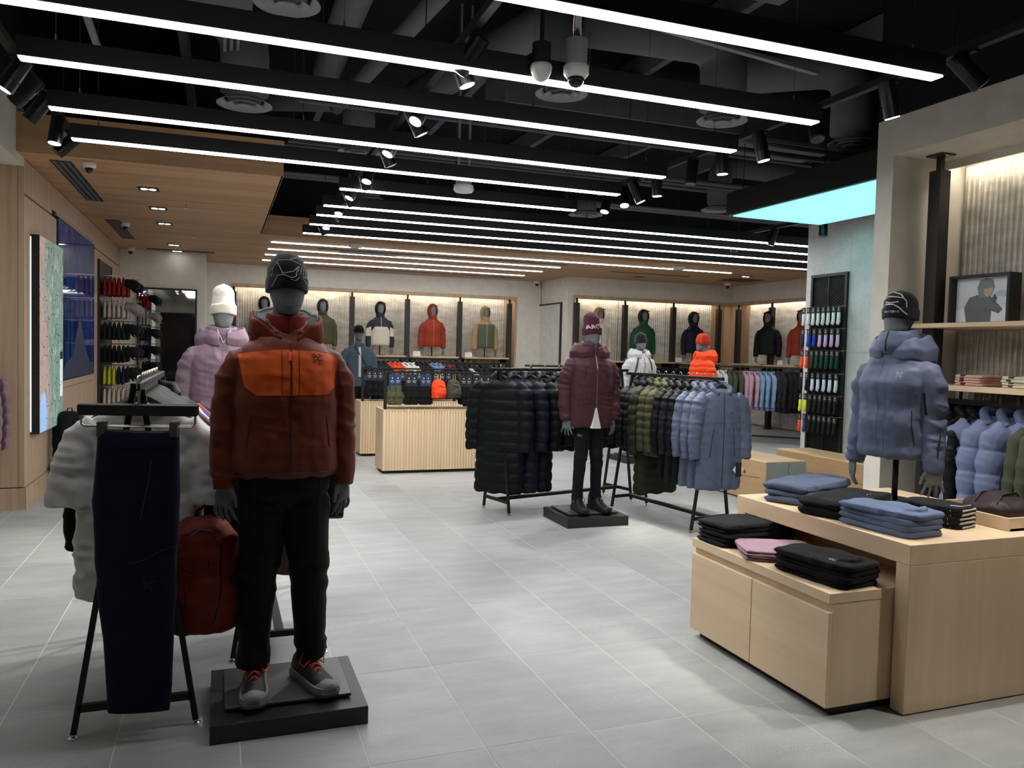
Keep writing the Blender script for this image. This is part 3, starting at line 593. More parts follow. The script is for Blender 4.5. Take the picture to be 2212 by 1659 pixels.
def beanie_me(brim=1.683, top=1.842, slouch=0, fold=True, pw=3.4):
    m = MB(); R = []
    for i in range(13):
        u = i/12; z = brim+(top-brim)*u; k = math.sqrt(max(.004, 1-max(0, (u-.2)/.8)**pw)); k *= 1-max(0, top-1.86)*2.6*u+(.05*math.sin(u*9) if top > 1.86 else 0)
        R.append(sring(z+0, (.083)*k, (.106)*k, .002+slouch*u*u, n=28, p=2.05))
    # front edge sits a little lower at the temples
    R2 = [[(x, y, z-.012*abs(x)/.083*(1-i/12)+.006*(-y/.1)*(1-i/12)) for x, y, z in r] for i, r in enumerate(R)]
    m.loft(R2)
    if fold:
        b = [[(x*1.045, y*1.04, z) for x, y, z in R2[0]], [(x*1.06, y*1.055, z+.02) for x, y, z in R2[1]], [(x*1.055, y*1.05, z+.03) for x, y, z in R2[2]]]
        m.loft(b)
    return vox(m, .0055, 2, lambda P, N: .0018*vnoise(P*np.array([1, 1, 2]), 18)+.0035*np.clip((P[:,2]-1.80)/.05, 0, 1)*vnoise(P, 30), 'beanie')
BEANIE = beanie_me(); BEANIE_BVH = bvh_of(BEANIE)
TALL = beanie_me(1.683, 1.895, .025, pw=4.5)
def cap_me():
    m = MB().loft([sring(z, .083*k, .106*k, .002, n=26, p=2.05) for z, k in ((1.718, 1.03), (1.748, 1.03), (1.788, .95), (1.818, .74), (1.833, .4), (1.838, .08))])
    m.loft([[(x, -.09-.075*math.cos(x/.085*1.35)*(1 if e else 0), 1.721-.010*(x/.08)**2-.008*e+h) for x in [-.08+.16*i/12 for i in range(13)]]+[(x, -.08, 1.721-.010*(x/.08)**2+h) for x in [.08-.16*i/12 for i in range(13)]] for e in (1,) for h in (0, .006)])
    return m.mesh('cap', True)
CAP = cap_me()
def shoe_me(high=0):
    U = MB(); rings = []; prof = ((.105, .025, .085+high), (.095, .034, .095+high), (.06, .037, .10+high), (.02, .037, .098+high*.8), (-.02, .038, .085+high*.3), (-.06, .042, .068), (-.10, .045, .055), (-.14, .042, .045), (-.165, .03, .036), (-.175, .015, .03))
    for y, w_, h in prof:
        rings.append([(w_*math.copysign(abs(math.cos(a))**.75, math.cos(a)), y, .018+(h-.018)*max(0, math.sin(a))**.8) if math.sin(a) >= 0 else (w_*math.cos(a), y, .015) for a in [2*PI*k/20 for k in range(20)]])
    U.loft(rings)
    S = MB(); out = []
    for y, w_, h in prof: out.append((w_+.006, y))
    poly = [(x, y) for x, y in out]+[(-x, y) for x, y in out[::-1]]
    n = len(poly); S.v += [(x*.96, y*.98, 0) for x, y in poly]+[(x*1.03, y*1.03, .014) for x, y in poly]+[(x, y, .034) for x, y in poly]
    for L in (0, n):
        for i in range(n): S.f.append((L+i, L+(i+1) % n, L+n+(i+1) % n, L+n+i))
    S.f.append(tuple(range(n))[::-1]); S.f.append(tuple(range(2*n, 3*n)))
    T = MB(); T.loft([[(w_*1.04*math.cos(a), y, .02+.030*max(0, math.sin(a))) for a in [2*PI*k/16 for k in range(16)]] for y, w_ in ((-.12, .046), (-.145, .043), (-.168, .032), (-.18, .014))])
    Lc = MB()
    for k in range(5):
        y = -.005-.022*k; z = .095+high*.3-.0125*k; wd = .020
        Lc.tube([(-wd, y, z-.008), (0, y-.01, z+.002), (wd, y-.02, z-.010)], .0028, 6); Lc.tube([(wd, y, z-.008), (0, y-.01, z+.003), (-wd, y-.02, z-.010)], .0028, 6)
    for s in (-1, 1): Lc.tube([(0, .0, .1+high*.3), (s*.03, .0, .118+high*.3), (s*.05, -.012, .09), (s*.042, -.03, .075), (s*.02, -.02, .09)], .0026, 6)
    return U.mesh('upper', True), S.mesh('sole'), T.mesh('toe', True), Lc.mesh('laces', True)
SHOE = shoe_me(); BOOT = shoe_me(.06)
def add_shoes(t, up, sole, toe, lace, me=SHOE, spread=.115, dz=0, toes=(.12, .30)):
    for s in (-1, 1):
        e = link('shoe', me[0], up, t, (s*spread, -.022, dz), (0, 0, (toes[0] if s < 0 else toes[1])*s), 1.12)
        link('sole', me[1], sole, e); link('toe_cap', me[2], toe, e); link('laces', me[3], lace, e)
# the bird-skeleton mark used on the clothing, drawn from strokes
BIRD = [[(-.9, .55), (-.6, .75), (-.35, .55), (-.5, .3), (-.8, .1)], [(-.7, .3), (-.35, .2), (-.1, .45), (.15, .2), (.0, -.05), (-.3, -.15), (-.6, -.05)], [(-.35, .55), (-.1, .45)], [(.15, .2), (.45, .35), (.6, .55), (.95, .5)], [(.45, .35), (.35, .6), (.1, .75)], [(0, -.05), (.25, -.2), (.2, -.45), (.4, -.55), (.38, -.85)], [(-.3, -.15), (-.35, -.4), (-.6, -.5), (-.7, -.3)], [(.25, -.2), (.55, -.1), (.7, -.3)]]
def bird(bvh, x, z, s, r, mat, parent, yfrom=-1.0, direction=(0,1,0), name='logo'):
    return ob(name, strokes(bvh, [[(x+a*s, z+b*s) for a, b in ln] for ln in BIRD], r, .004, .0, yfrom, direction), mat, parent)
def text_on(bvh, body, size, x, z, mat, parent, slope=0, yfrom=-1.0, off=.0025, curve=0, name='lettering'):
    me = text_mesh(body, size); ok = True
    bm = bmesh.new(); bm.from_mesh(me); bmesh.ops.triangulate(bm, faces=bm.faces[:]); bmesh.ops.subdivide_edges(bm, edges=[e for e in bm.edges if e.calc_length() > .012], cuts=2); bm.to_mesh(me); bm.free()
    for v in me.vertices:
        px, pz = x+v.co.x, z+v.co.y+slope*v.co.x+curve*v.co.x**2; h = project(bvh, px, pz, yfrom, (0, 1, 0), off)
        v.co = h[0] if h else Vector((px, .0, pz))
    return link(name, me, mat, parent)
def plinth(loc, rotz, label, w=.61, d=.56, h=.075, pz=.02):
    t = thing('mannequin_plinth', label, 'plinth', loc, rotz)
    ob('base', MB().box(-w/2, w/2, -d/2, d/2, 0, h), plain('plinth_black', srgb('202425'), .45), t, bevel=.002)
    ob('plate', MB().box(-w/2+.055, w/2-.055, -d/2+.10, d/2-.055, h+.008, h+pz), plain('plinth_plate', srgb('5c5c5a'), .45, .5), t, bevel=.0015)
    ob('spacer', MB().box(-.12, .12, -.1, .1, h, h+.008), M_BLK, t); return t
# ------------------------------------------------------------------ hanging garments
def hang_mb(hem=-.80, wid=1.0, slv=-.72, sr=.058, dep=.055, tee=False, hood=False, collar=False, flare=1.04, neck=.06):
    m = MB().loft([sring(z, a*wid, b, 0, n=26) for z, a, b in ((-.108, neck, .03), (-.13, .10, .042), (-.158, .172, dep*.9), (-.195, .212, dep), (-.30, .226, dep*1.08), (-.5, .23, dep*1.1), (hem+.02, .232*flare, dep*1.1), (hem, .225*flare, dep))])
    for s in (-1, 1):
        if tee: m.tube([(s*.165*wid, 0, -.185), (s*.222*wid, 0, -.25), (s*.255*wid, -.005, -.37), (s*.27*wid, -.012, -.52)], [.05, .066, .072, .078], 14, .6)
        else: m.tube([(s*.165*wid, 0, -.18), (s*.228*wid, -.004, -.24), (s*.262*wid, -.012, -.42), (s*.275*wid, -.02, -.58), (s*.272*wid, -.03, slv)], [sr*.95, sr*1.12, sr, sr*.92, sr*.8], 14, .72)
    if hood:
        m.ell((0, .04, -.145), .11, .055, .055); m.tube([(-.055, -.055, -.15), (-.095, -.02, -.11), (-.075, .05, -.078), (0, .075, -.07), (.075, .05, -.078), (.095, -.02, -.11), (.055, -.055, -.15)], [.016, .026, .032, .034, .032, .026, .016], 10)
    if collar: m.tube([(-.03, -.05, -.125), (-.07, -.02, -.105), (-.05, .035, -.095), (.05, .035, -.095), (.07, -.02, -.105), (.03, -.05, -.125)], .018, 8)
    return m
def hdisp(amp, puff=0, pamp=0, seed=0):
    g = folds(amp, puff, pamp, .2, seed)
    def f(P, N):
        dr = np.sin(P[:,0]*38+4*vnoise(P*np.array([1, 1, .3])+seed, 5))*amp*.8*np.clip((-.25-P[:,2])/.4, 0, 1)
        return g(P, N)+dr
    return f
G = {}
G['tee'] = vox(hang_mb(-.90, 1.02, tee=True, dep=.026, flare=1.08), .009, 3, hdisp(.011, seed=1), 'tee_cloth')
G['shirt'] = vox(hang_mb(-.80, 1.0, -.74, .048, .035), .012, 3, hdisp(.005, seed=2), 'shirt_cloth')
G['jacket'] = vox(hang_mb(-.82, 1.0, -.76, .06, .05, hood=True), .011, 3, hdisp(.008, seed=3), 'jacket_cloth')
G['fleece'] = vox(hang_mb(-.78, 1.0, -.72, .056, .045, collar=True), .012, 3, hdisp(.006, seed=4), 'fleece_cloth')
G['puffer'] = vox(hang_mb(-.80, 1.0, -.75, .072, .075, hood=True), .011, 2, hdisp(.006, .075, .014, 5), 'puffer_cloth')
G['longpuffer'] = vox(hang_mb(-1.20, 1.04, -.80, .08, .085, hood=True, flare=1.05), .011, 2, hdisp(.006, .10, .016, 6), 'long_puffer_cloth')
G['coat'] = vox(hang_mb(-1.02, 1.0, -.74, .066, .06, hood=True, flare=1.04), .0085, 3, hdisp(.007, seed=7), 'coat_cloth')
G['downjacket'] = vox(hang_mb(-.84, 1.06, -.78, .085, .085, hood=True), .010, 2, hdisp(.008, .16, .016, 8), 'down_jacket_cloth')
def hanger_me():
    m = MB(); pts = [(0, -.018, -.022)]+[(0, .019*math.cos(a), .006+.021*math.sin(a)) for a in [PI+.3-(PI+.6)*i/8 for i in range(9)]]+[(0, .012, -.03), (0, 0, -.05), (0, 0, -.09)]
    h = MB().tube(pts, .0028, 6)
    b = MB().tube([(-.20, 0, -.175), (-.1, 0, -.125), (-.03, 0, -.085), (0, 0, -.075), (.03, 0, -.085), (.1, 0, -.125), (.20, 0, -.175)], [.012, .013, .015, .018, .015, .013, .012], 8, .6)
    return h.mesh('hook', True), b.mesh('hanger', True)
HOOK, HANGER = hanger_me(); M_HANG = plain('hanger_black', srgb('1a1a1b'), .5); M_WIRE = plain('hook_steel', srgb('b9b2a8'), .3, 1)
def garment(kind, name, mat, loc, rotz, label, cat, group=None, extra=None, sc=1.0, tint=None):
    t = thing(name, label, cat, loc, rotz, group); t.scale = (sc, sc, sc)
    e = link('cloth', G[kind], mat, t); hg = link('hanger', HANGER, M_HANG, t); link('hook', HOOK, M_WIRE, hg)
    if extra: extra(t, kind)
    return t
def zipper(t, kind, mat=None, w=.004, z0=-.13, z1=None, x=0):
    b = GB(kind); z1 = z1 or min(v.co.z for v in G[kind].vertices)+.03
    return ob('zipper', strokes(b, [[(x, z0), (x, z1)]], w, .02), mat or M_BLK, t)
_GB = {}
def GB(kind):
    if kind not in _GB: _GB[kind] = bvh_of(G[kind])
    return _GB[kind]
M_RACK = plain('rack_black_steel', srgb('252422'), .45, .5)
def rack(loc, rotz, L, h, label, spread=.22, rail_over=.10, rw=.035, group=None):
    t = thing('clothes_rack', label, 'clothes rack', loc, rotz, group)
    ob('rail', MB().box(-rw/2, rw/2, -rail_over, L+rail_over, h-.03, h), M_RACK, t, bevel=.003)
    for y in (0, L):
        for s in (-1, 1):
            l = ob('leg', MB().beam((s*.015, y, h-.03), (s*spread, y, .02), .022, .022), M_RACK, t)
            ob('foot', MB().lathe([(.018, 0), (.018, .006), (.007, .012), (.007, .024)], (s*(spread+.002), y, 0), 12), M_CHROME, l)
        k = spread*(1-.10/h)
        ob('foot_bar', MB().beam((-k, y, .12), (k, y, .12), .022, .03), M_RACK, t)
    ob('stretcher', MB().box(-.02, .02, .0, L, .105, .135), M_RACK, t)
    return t
def fill_rack(loc, rotz, y0, dy, items, h, jitter=.06, group=None):
    """items: (kind, name, material, label, category, extra)"""
    R = Matrix.Rotation(rotz, 3, 'Z')
    for i, it in enumerate(items):
        if it is None: continue
        kind, name, mat, label, cat = it[:5]
        p = Vector(loc)+R @ Vector((0, y0+i*dy+random.uniform(-.006, .006), h+.002))
        garment(kind, name, mat, p, rotz+random.uniform(-jitter, jitter), label, cat, group, it[5] if len(it) > 5 else None)
C = lambda h: srgb(h)
F = {k: fabric('cloth_'+k, C(v)) for k, v in dict(white='d8d6d2', cream='d3cbbb', black='0d0e10', navy='121425', grey='6d6e70', lightgrey='a9aaab', rust='7d3220', red='8d2c25', blue='2b4aa8', orange='e2491f', olive='3f4434', brown='5a5246', slate='4c5866', mauve='8a6d7d', pink='a88392', skyblue='6f8aa8', green='1f4a33', burgundy='4a2630', bluegrey='656d80', silver='b9bcc0', tan='a98f6a', charcoal='1d1f22').items()}
N_ = {k: nylon('nylon_'+k, C(v)) for k, v in dict(black='0e1013', navy='161a28', olive='44452f', darkolive='292c20', bluegrey='596177', periwinkle='6a7594', mauve='7d6876', burgundy='4a2a30', charcoal='18191c', silver='b9bab7', orange='ef4a1c', rust='8d3522', green='1f5035', cream='c9bfae', white='d5d4d1', slate='54647c').items()}
# ------------------------------------------------------------------ rack of T-shirts and trousers
RL = (-.30, 3.40, 0)
rack(RL, 0, 1.22, 1.39, 'black A-frame rack holding the white T-shirts and navy trousers')
items = [('tee', 'tshirt', F['white'], 'plain white T-shirt hanging right behind the navy trousers', 't-shirt'), ('tee', 'tshirt', F['white'], 'second white T-shirt behind the navy trousers', 't-shirt'), ('tee', 'tshirt', F['lightgrey'], 'pale grey T-shirt behind the two white ones', 't-shirt'),
         ('shirt', 'long_sleeve_top', F['black'], 'black long-sleeved top between the pale T-shirts and rust tops', 'top'), ('shirt', 'long_sleeve_top', F['rust'], 'rust long-sleeved top beside the black one', 'top'), ('shirt', 'long_sleeve_top', F['grey'], 'dark grey top hanging between rust and cream ones', 'top'),
         ('tee', 'tshirt', F['cream'], 'cream T-shirt hanging between the dark grey and royal blue tops', 't-shirt'), ('tee', 'tshirt', F['white'], 'white T-shirt hanging beside the royal blue top', 't-shirt'), ('shirt', 'long_sleeve_top', F['blue'], 'royal blue long-sleeved top on the T-shirt rack', 'top'), ('shirt', 'long_sleeve_top', F['rust'], 'rust top hanging behind the royal blue one', 'top'),
         ('shirt', 'long_sleeve_top', F['orange'], 'bright orange-red top behind the royal blue one', 'top'), ('jacket', 'jacket', N_['charcoal'], 'dark jacket with pale collar at the far end of the T-shirt rack', 'jacket')]
fill_rack(RL, 0, .20, .075, items, 1.39, .04, 'tops on the T-shirt rack')
# clip-hung trousers
def flat_trousers(h=1.09):
    m = MB().loft([sring(-z, a, b, 0, xc, n=24, p=3) for z, a, b, xc in ((.0, .160, .018, 0), (.045, .163, .026, 0), (.30, .175, .034, -.01), (.52, .168, .034, -.008), (.8, .145, .028, .005), (1.0, .135, .024, .008), (h, .132, .018, .01))])
    def d(P, N):
        return .0045*vnoise(P*np.array([1, 1, .35]), 12)+.006*(1-2*np.abs(vnoise(P*np.array([.5, 1, 1.4])+.4*P[:,[2,0,1]], 9)))*(np.exp(-((P[:,2]+.35)/.12)**2)+np.exp(-((P[:,2]+.62)/.1)**2))
    return vox(m, .0075, 2, d, 'trousers_cloth')
TRM = flat_trousers()
for v in TRM.vertices: v.co.x *= .88
TRB = bvh_of(TRM); M_NAVY = fabric('trouser_navy', C('10122a'), .75, 350, .2)
for k, (dy, dz, rz) in enumerate(((-.085, .0, -.20), (-.035, .004, -.12))):
    t = thing('trousers', ('navy trousers clipped to a hanger at the front of the T-shirt rack', 'second navy pair of trousers tucked behind the clipped front pair')[k], 'trousers', (RL[0]+.01, RL[1]+dy, 1.39), rz)
    link('cloth', TRM, M_NAVY, t, (-.0, 0, -.185))
    hg = ob('clip_hanger', MB().box(-.215, .215, -.013, .013, -.125, -.083), M_HANG, t, bevel=.003)
    link('hook', HOOK, M_WIRE, hg)
    ob('wire_frame', MB().tube([(-.205, 0, -.125), (-.205, 0, -.158), (-.195, 0, -.168), (.195, 0, -.168), (.205, 0, -.158), (.205, 0, -.125)], .0025, 6), M_WIRE, t)
    for s in (-.13, .13): ob('clip', MB().box(s-.014, s+.014, -.016, .016, -.205, -.15), plain('clip_bronze', C('6b6258'), .4, .8), t)
    if k == 0:
        ob('thigh_zip', strokes(TRB, [[(-.02, -.50), (.03, -.49), (.09, -.455), (.14, -.44), (.145, -.52)]], .0022, .01), M_BLK, t, loc=(0, 0, -.185))
        ob('hand_zip', strokes(TRB, [[(.055, -.11), (.045, -.2), (.02, -.33)]], .003, .01), M_BLK, t, loc=(0, 0, -.185)); ob('waist_seam', strokes(TRB, [[(-.16, -.055), (0, -.058), (.16, -.055)]], .0015, .01), M_NAVY, t, loc=(0, 0, -.185))
        bird(TRB, .05, -.585, .028, .0009, fabric('logo_grey', C('3c3f52')), t).location = (0, 0, -.185)
# rack standing behind the rust mannequin
RB = (.29, 4.02, 0)
rack(RB, 0, 1.22, 1.39, 'black A-frame rack standing behind the rust jacket mannequin')
fill_rack(RB, 0, .10, .10, [('fleece', 'fleece_jacket', F['black'], 'black jacket on the rack behind the rust mannequin', 'jacket'), ('coat', 'wool_overshirt', F['brown'], 'brown-grey wool overshirt hanging behind the rust mannequin', 'overshirt'), ('coat', 'wool_overshirt', F['brown'], 'brown-grey wool overshirt hanging behind the rust mannequin', 'overshirt'), ('coat', 'overshirt', F['slate'], 'slate blue overshirt hanging behind the brown ones', 'overshirt'), ('coat', 'overshirt', F['slate'], 'slate blue overshirt hanging behind the brown ones', 'overshirt')], 1.39, .05, 'overshirts behind the rust mannequin')
# ------------------------------------------------------------------ mannequins
def poly_mask(N, L, pts, vec):
    sep = N.new('ShaderNodeSeparateXYZ'); L.new(vec, sep.inputs[0]); cur = None; n = len(pts)
    for i in range(n):
        (x0, z0), (x1, z1) = pts[i], pts[(i+1) % n]; nx, nz = z1-z0, -(x1-x0); q = math.hypot(nx, nz); nx /= q; nz /= q   # inside for clockwise order
        a = N.new('ShaderNodeMath'); a.operation = 'MULTIPLY'; a.inputs[1].default_value = nx; L.new(sep.outputs[0], a.inputs[0])
        b = N.new('ShaderNodeMath'); b.operation = 'MULTIPLY_ADD'; b.inputs[1].default_value = nz; b.inputs[2].default_value = 0; L.new(sep.outputs[2], b.inputs[0]); L.new(a.outputs[0], b.inputs[2])
        c = N.new('ShaderNodeMath'); c.operation = 'ADD'; c.inputs[1].default_value = -(nx*x0+nz*z0); L.new(b.outputs[0], c.inputs[0])
        if cur is None: cur = c.outputs[0]
        else:
            m = N.new('ShaderNodeMath'); m.operation = 'MINIMUM'; L.new(cur, m.inputs[0]); L.new(c.outputs[0], m.inputs[1]); cur = m.outputs[0]
    neg = N.new('ShaderNodeMath'); neg.operation = 'MULTIPLY'; neg.inputs[1].default_value = -1; L.new(sep.outputs[1], neg.inputs[0])
    m = N.new('ShaderNodeMath'); m.operation = 'MINIMUM'; L.new(cur, m.inputs[0]); L.new(neg.outputs[0], m.inputs[1])
    g = N.new('ShaderNodeMath'); g.operation = 'GREATER_THAN'; g.inputs[1].default_value = 0; L.new(m.outputs[0], g.inputs[0]); return g.outputs[0]
def twotone(name, colA, colB, polys, rough=.6):
    m, N, L, b = nt(name); v = coords(N, L); f = noise(N, L, v, 14, 4)
    prev = ramp(N, L, f, [(.3, mul(colA, .93)), (.7, mul(colA, 1.07))])
    for P in polys:
        mx = N.new('ShaderNodeMix'); mx.data_type = 'RGBA'; L.new(poly_mask(N, L, P, v), mx.inputs['Factor']); L.new(prev, mx.inputs['A']); mx.inputs['B'].default_value = c4(colB); prev = mx.outputs['Result']
    L.new(prev, b.inputs['Base Color']); b.inputs['Roughness'].default_value = rough; b.inputs['Sheen Weight'].default_value = .1; b.inputs['Specular IOR Level'].default_value = .3
    bump(N, L, b, noise(N, L, v, 600, 2), .2, .002); return m
def cw(p):
    a = sum(p[i][0]*p[(i+1) % len(p)][1]-p[(i+1) % len(p)][0]*p[i][1] for i in range(len(p))); return p if a < 0 else p[::-1]
def mannequin(label, loc, rotz, bust=False, scale=1.0, name='mannequin', cat='mannequin', group=None):
    t = thing(name, label, cat, loc, rotz, group); t.scale = (scale,)*3
    link('body', BUST if bust else BODY, M_SKIN, t); return t
def beanie(t, mat, me=None, tilt=0): return link('beanie', me or BEANIE, mat, t)
# hero
HZ = .095
plinth((.28, 3.47, 0), 0, 'black plinth with grey steel plate under the rust jacket mannequin')
hero = mannequin('mannequin in rust and orange jacket, black beanie, black trousers and trail shoes', (.262, 3.47, HZ), .06)
jm = jacket_mb(.905, 1.0, 1.02, .94, 1.06, .86, arm=.985); jm.tube([(-.045, -.075, 1.50), (-.075, -.02, 1.545), (-.05, .06, 1.56), (.05, .06, 1.56), (.075, -.02, 1.545), (.045, -.075, 1.50)], .014, 8)
JH = vox(jm, .0062, 3, folds(.008, seed=2), 'jacket'); JHB = bvh_of(JH)
chest = cw([(-.20, 1.415), (-.10, 1.432), (0, 1.437), (.11, 1.432), (.19, 1.418), (.207, 1.395), (.19, 1.28), (.16, 1.25), (-.13, 1.247), (-.175, 1.28)])
jk = link('jacket', JH, twotone('jacket_rust_orange', C('6d2a12'), C('dc5a18'), [chest], .55), hero)
M_RZ = plain('zip_dark_rust', C('3a1710'), .5); M_ORZ = plain('zip_pull_orange', C('ff5a2a'), .5)
ob('zipper', strokes(JHB, [[(.004, 1.46), (.004, .92)]], .0042, .012), M_RZ, jk)
ob('flap_seam', strokes(JHB, [[(-.032, 1.43), (-.032, 1.252)], [(.036, 1.43), (.036, 1.252)]], .0016, .01), M_RZ, jk)
ob('zip_pull', strokes(JHB, [[(.0, 1.425), (-.002, 1.39)]], .006, .01, .004), M_ORZ, jk)
for q in ([(-.15, 1.16), (-.165, 1.03)], [(.155, 1.16), (.168, 1.03)]): ob('pocket_zip', strokes(JHB, [q], .003, .01), M_RZ, jk)
ob('chest_seam', strokes(JHB, [[*chest, chest[0]]], .0014, .01), fabric('seam_rust', C('a04016')), jk)
ob('hem_cord', strokes(JHB, [[(-.2, .925), (0, .928), (.2, .925)]], .003, .012), M_RZ, jk)
ob('cuff_tab', MB().cbox((-.262, -.068, .885), .05, .006, .04), fabric('cuff_rust', C('6d2a12')), jk)
bird(JHB, .112, 1.398, .028, .0016, plain('logo_black', C('24100a'), .6), jk)
hoodk = dict(rc=(.10, .155), zc=(1.455, 1.612), ro=(.108, .182), zb=(1.43, 1.46), A=2.88, zp=.36, thick=.014)
link('hood', hood_shell(5, **hoodk), fabric('hood_rust', C('6d2a12'), .6), jk); link('hood_lining', hood_shell(5, lining=True, **hoodk), fabric('lining_grey', C('7d8486'), .9), jk)
cm = MB(); ringtube(cm, 1.545, .074, .078, .009, .045, .004, 0.01); cm2 = vox(cm, .006, 2, folds(.003, seed=8, sleeve=9), 'collar')
mid = link('mid_layer_collar', cm2, fabric('collar_red', C('7b2419'), .6), hero); ob('collar_zip', strokes(bvh_of(cm2), [[(0, 1.585), (0, 1.505)]], .003), M_RZ, mid)
TR = vox(trousers_mb(1.13, .095, 1.05), .0085, 2, tfolds(.012), 'trousers'); TR2 = vox(trousers_mb(.86, .095, .85), .0085, 2, tfolds(.010, 3), 'trousers')
M_TRB = fabric('trouser_black', C('0e1014'), .7, 300, .2)
tro = link('trousers', TR, M_TRB, hero); TRBV = bvh_of(TR)
ob('crease_seam', strokes(TRBV, [[(.13, .92), (.125, .62), (.12, .3)], [(-.13, .92), (-.125, .62)]], .002, .02), fabric('seam_black', C('202329')), tro)
add_shoes(hero, plain('shoe_black', C('131313'), .7), plain('sole_grey', C('6f706c'), .7), plain('toe_rubber', C('757570'), .7), plain('lace_red', C('e8412c'), .7))
bn = beanie(hero, fabric('beanie_black', C('121417'), .95, 300, .6, .2))
M_BPR = fabric('beanie_print', C('a3a4a6'), .95, 300, .5)
WV = [[(-.075, 1.752), (-.045, 1.80), (0, 1.802), (.045, 1.785), (.072, 1.755)], [(-.05, 1.79), (-.03, 1.745), (.01, 1.755), (.035, 1.778)], [(-.062, 1.775), (-.07, 1.735)], [(-.07, 1.69), (-.05, 1.735), (-.03, 1.74), (.005, 1.728), (.022, 1.735), (.026, 1.77)], [(.0, 1.722), (.02, 1.717), (.035, 1.73)], [(.036, 1.775), (.03, 1.755)], [(.047, 1.775), (.042, 1.748)], [(.057, 1.77), (.053, 1.743)], [(.066, 1.762), (.064, 1.738)], [(.05, 1.735), (.078, 1.73)], [(.052, 1.728), (.078, 1.70)], [(.0, 1.805), (.03, 1.815), (.05, 1.80), (.06, 1.775)]]
ob('knit_print', strokes(BEANIE_BVH, WV, .0019, .005, .0005), M_BPR, bn)
text_on(BEANIE_BVH, "ARC'TERYX", .012, -.02, 1.712, fabric('beanie_word', C('3a3c40')), bn)
# backpack held in the hand
def backpack_me(w=.30, h=.47, d=.20, vx=.008):
    m = MB().loft([sring(z*h, w/2*a, d/2*b, y, n=28, p=3.2) for z, a, b, y in ((0, .80, .75, 0), (.04, .94, .95, 0), (.3, 1.0, 1.0, -.004), (.6, .98, .95, 0), (.82, .88, .8, .008), (.93, .72, .62, .014), (1.0, .42, .35, .02))])
    m.ell((0, -d*.42, h*.30), w*.40, .045, h*.26)
    return vox(m, vx, 3, lambda P, N: .006*(1-2*np.abs(vnoise(P, 11)))+.003*vnoise(P, 30), 'pack')
BP = backpack_me(); BPB = bvh_of(BP); M_BPK = fabric('backpack_rust', C('74271a'), .6, 250, .3)
t = thing('backpack', 'rust red daypack hanging from the mannequin hand beside the navy trousers', 'backpack', (-.055, 3.53, .345), .25)
pk = link('shell', BP, M_BPK, t); M_BZ = plain('pack_zip', C('1a0f0d'), .5)
ob('main_zip', strokes(BPB, [[(-.125, .33), (-.09, .40), (-.03, .435), (.01, .425), (.045, .37), (.04, .2), (.01, .05)], [(-.10, .415), (-.045, .44)]], .0032, .01), M_BZ, t)
ob('pocket_zip', strokes(BPB, [[(-.13, .31), (-.07, .265), (.02, .295)], [(-.085, .24), (-.105, .12)]], .0026, .01), M_BZ, t); ob('zip_pull', strokes(BPB, [[(.0, .315), (.004, .285)], [(-.088, .235), (-.093, .2)]], .0045, .01, .004), M_BPK, t)
ob('side_cord', strokes(BPB, [[(.125, .30), (.09, .22), (.13, .16), (.085, .235)], [(.075, .21), (.12, .195)]], .0022, .01, .001), M_BLK, t)
ob('top_handle', MB().tube([(-.03, .03, .45), (-.025, .02, .50), (.035, .01, .535), (.055, .015, .50), (.04, .03, .45)], .009, 8, .5), fabric('strap_dark_red', C('5d1f18')), t, smooth=True)
ob('shoulder_strap', MB().tube([(.08, .10, .42), (.12, .13, .25), (.14, .09, .06), (.155, .03, .03)], [.02, .022, .016, .012], 8, .35), fabric('strap_dark_red', C('5d1f18')), t, smooth=True)
ob('strap_tail', MB().tube([(.14, .02, .06), (.175, .0, .085), (.19, -.01, .06), (.165, -.01, .03), (.16, -.01, .0)], .012, 8, .3), fabric('strap_red', C('a8301f')), t, smooth=True)
# mauve jacket mannequin
plinth((.02, 5.88, 0), 0, 'black plinth under the mauve jacket mannequin')
mv = mannequin('mannequin in mauve insulated jacket with cream beanie behind the T-shirt rack', (.02, 5.88, HZ), .0, scale=.985)
m = jacket_mb(.80, 1.02, 1.08, 1.12, 1.03, .855, flare=.06); ringtube(m, 1.55, .082, .085, .016, .045, .004, .01)
JM = vox(m, .008, 2, folds(.010, seed=11), 'jacket'); jk = link('jacket', JM, N_['mauve'], mv); JMB = bvh_of(JM)
ob('zipper', strokes(JMB, [[(0, 1.50), (0, .83)]], .003, .02), N_['mauve'], jk); ob('drawcord', strokes(JMB, [[(-.04, 1.57), (-.005, 1.49), (.0, 1.48)], [(.05, 1.57), (.01, 1.49), (.002, 1.48)]], .003, .01, .004), plain('cord_white', C('d8cfd0'), .8), jk)
HDN = hood_down_me(3, False, 1.25); link('hood', HDN, N_['mauve'], jk); link('trousers', TR2, M_TRB, mv); add_shoes(mv, plain('shoe_black', C('131313'), .7), M_BLK, M_BLK, M_BLK, spread=.098)
link('beanie', TALL, fabric('beanie_cream', C('d9d3c4'), .95, 200, .6, .3), mv)
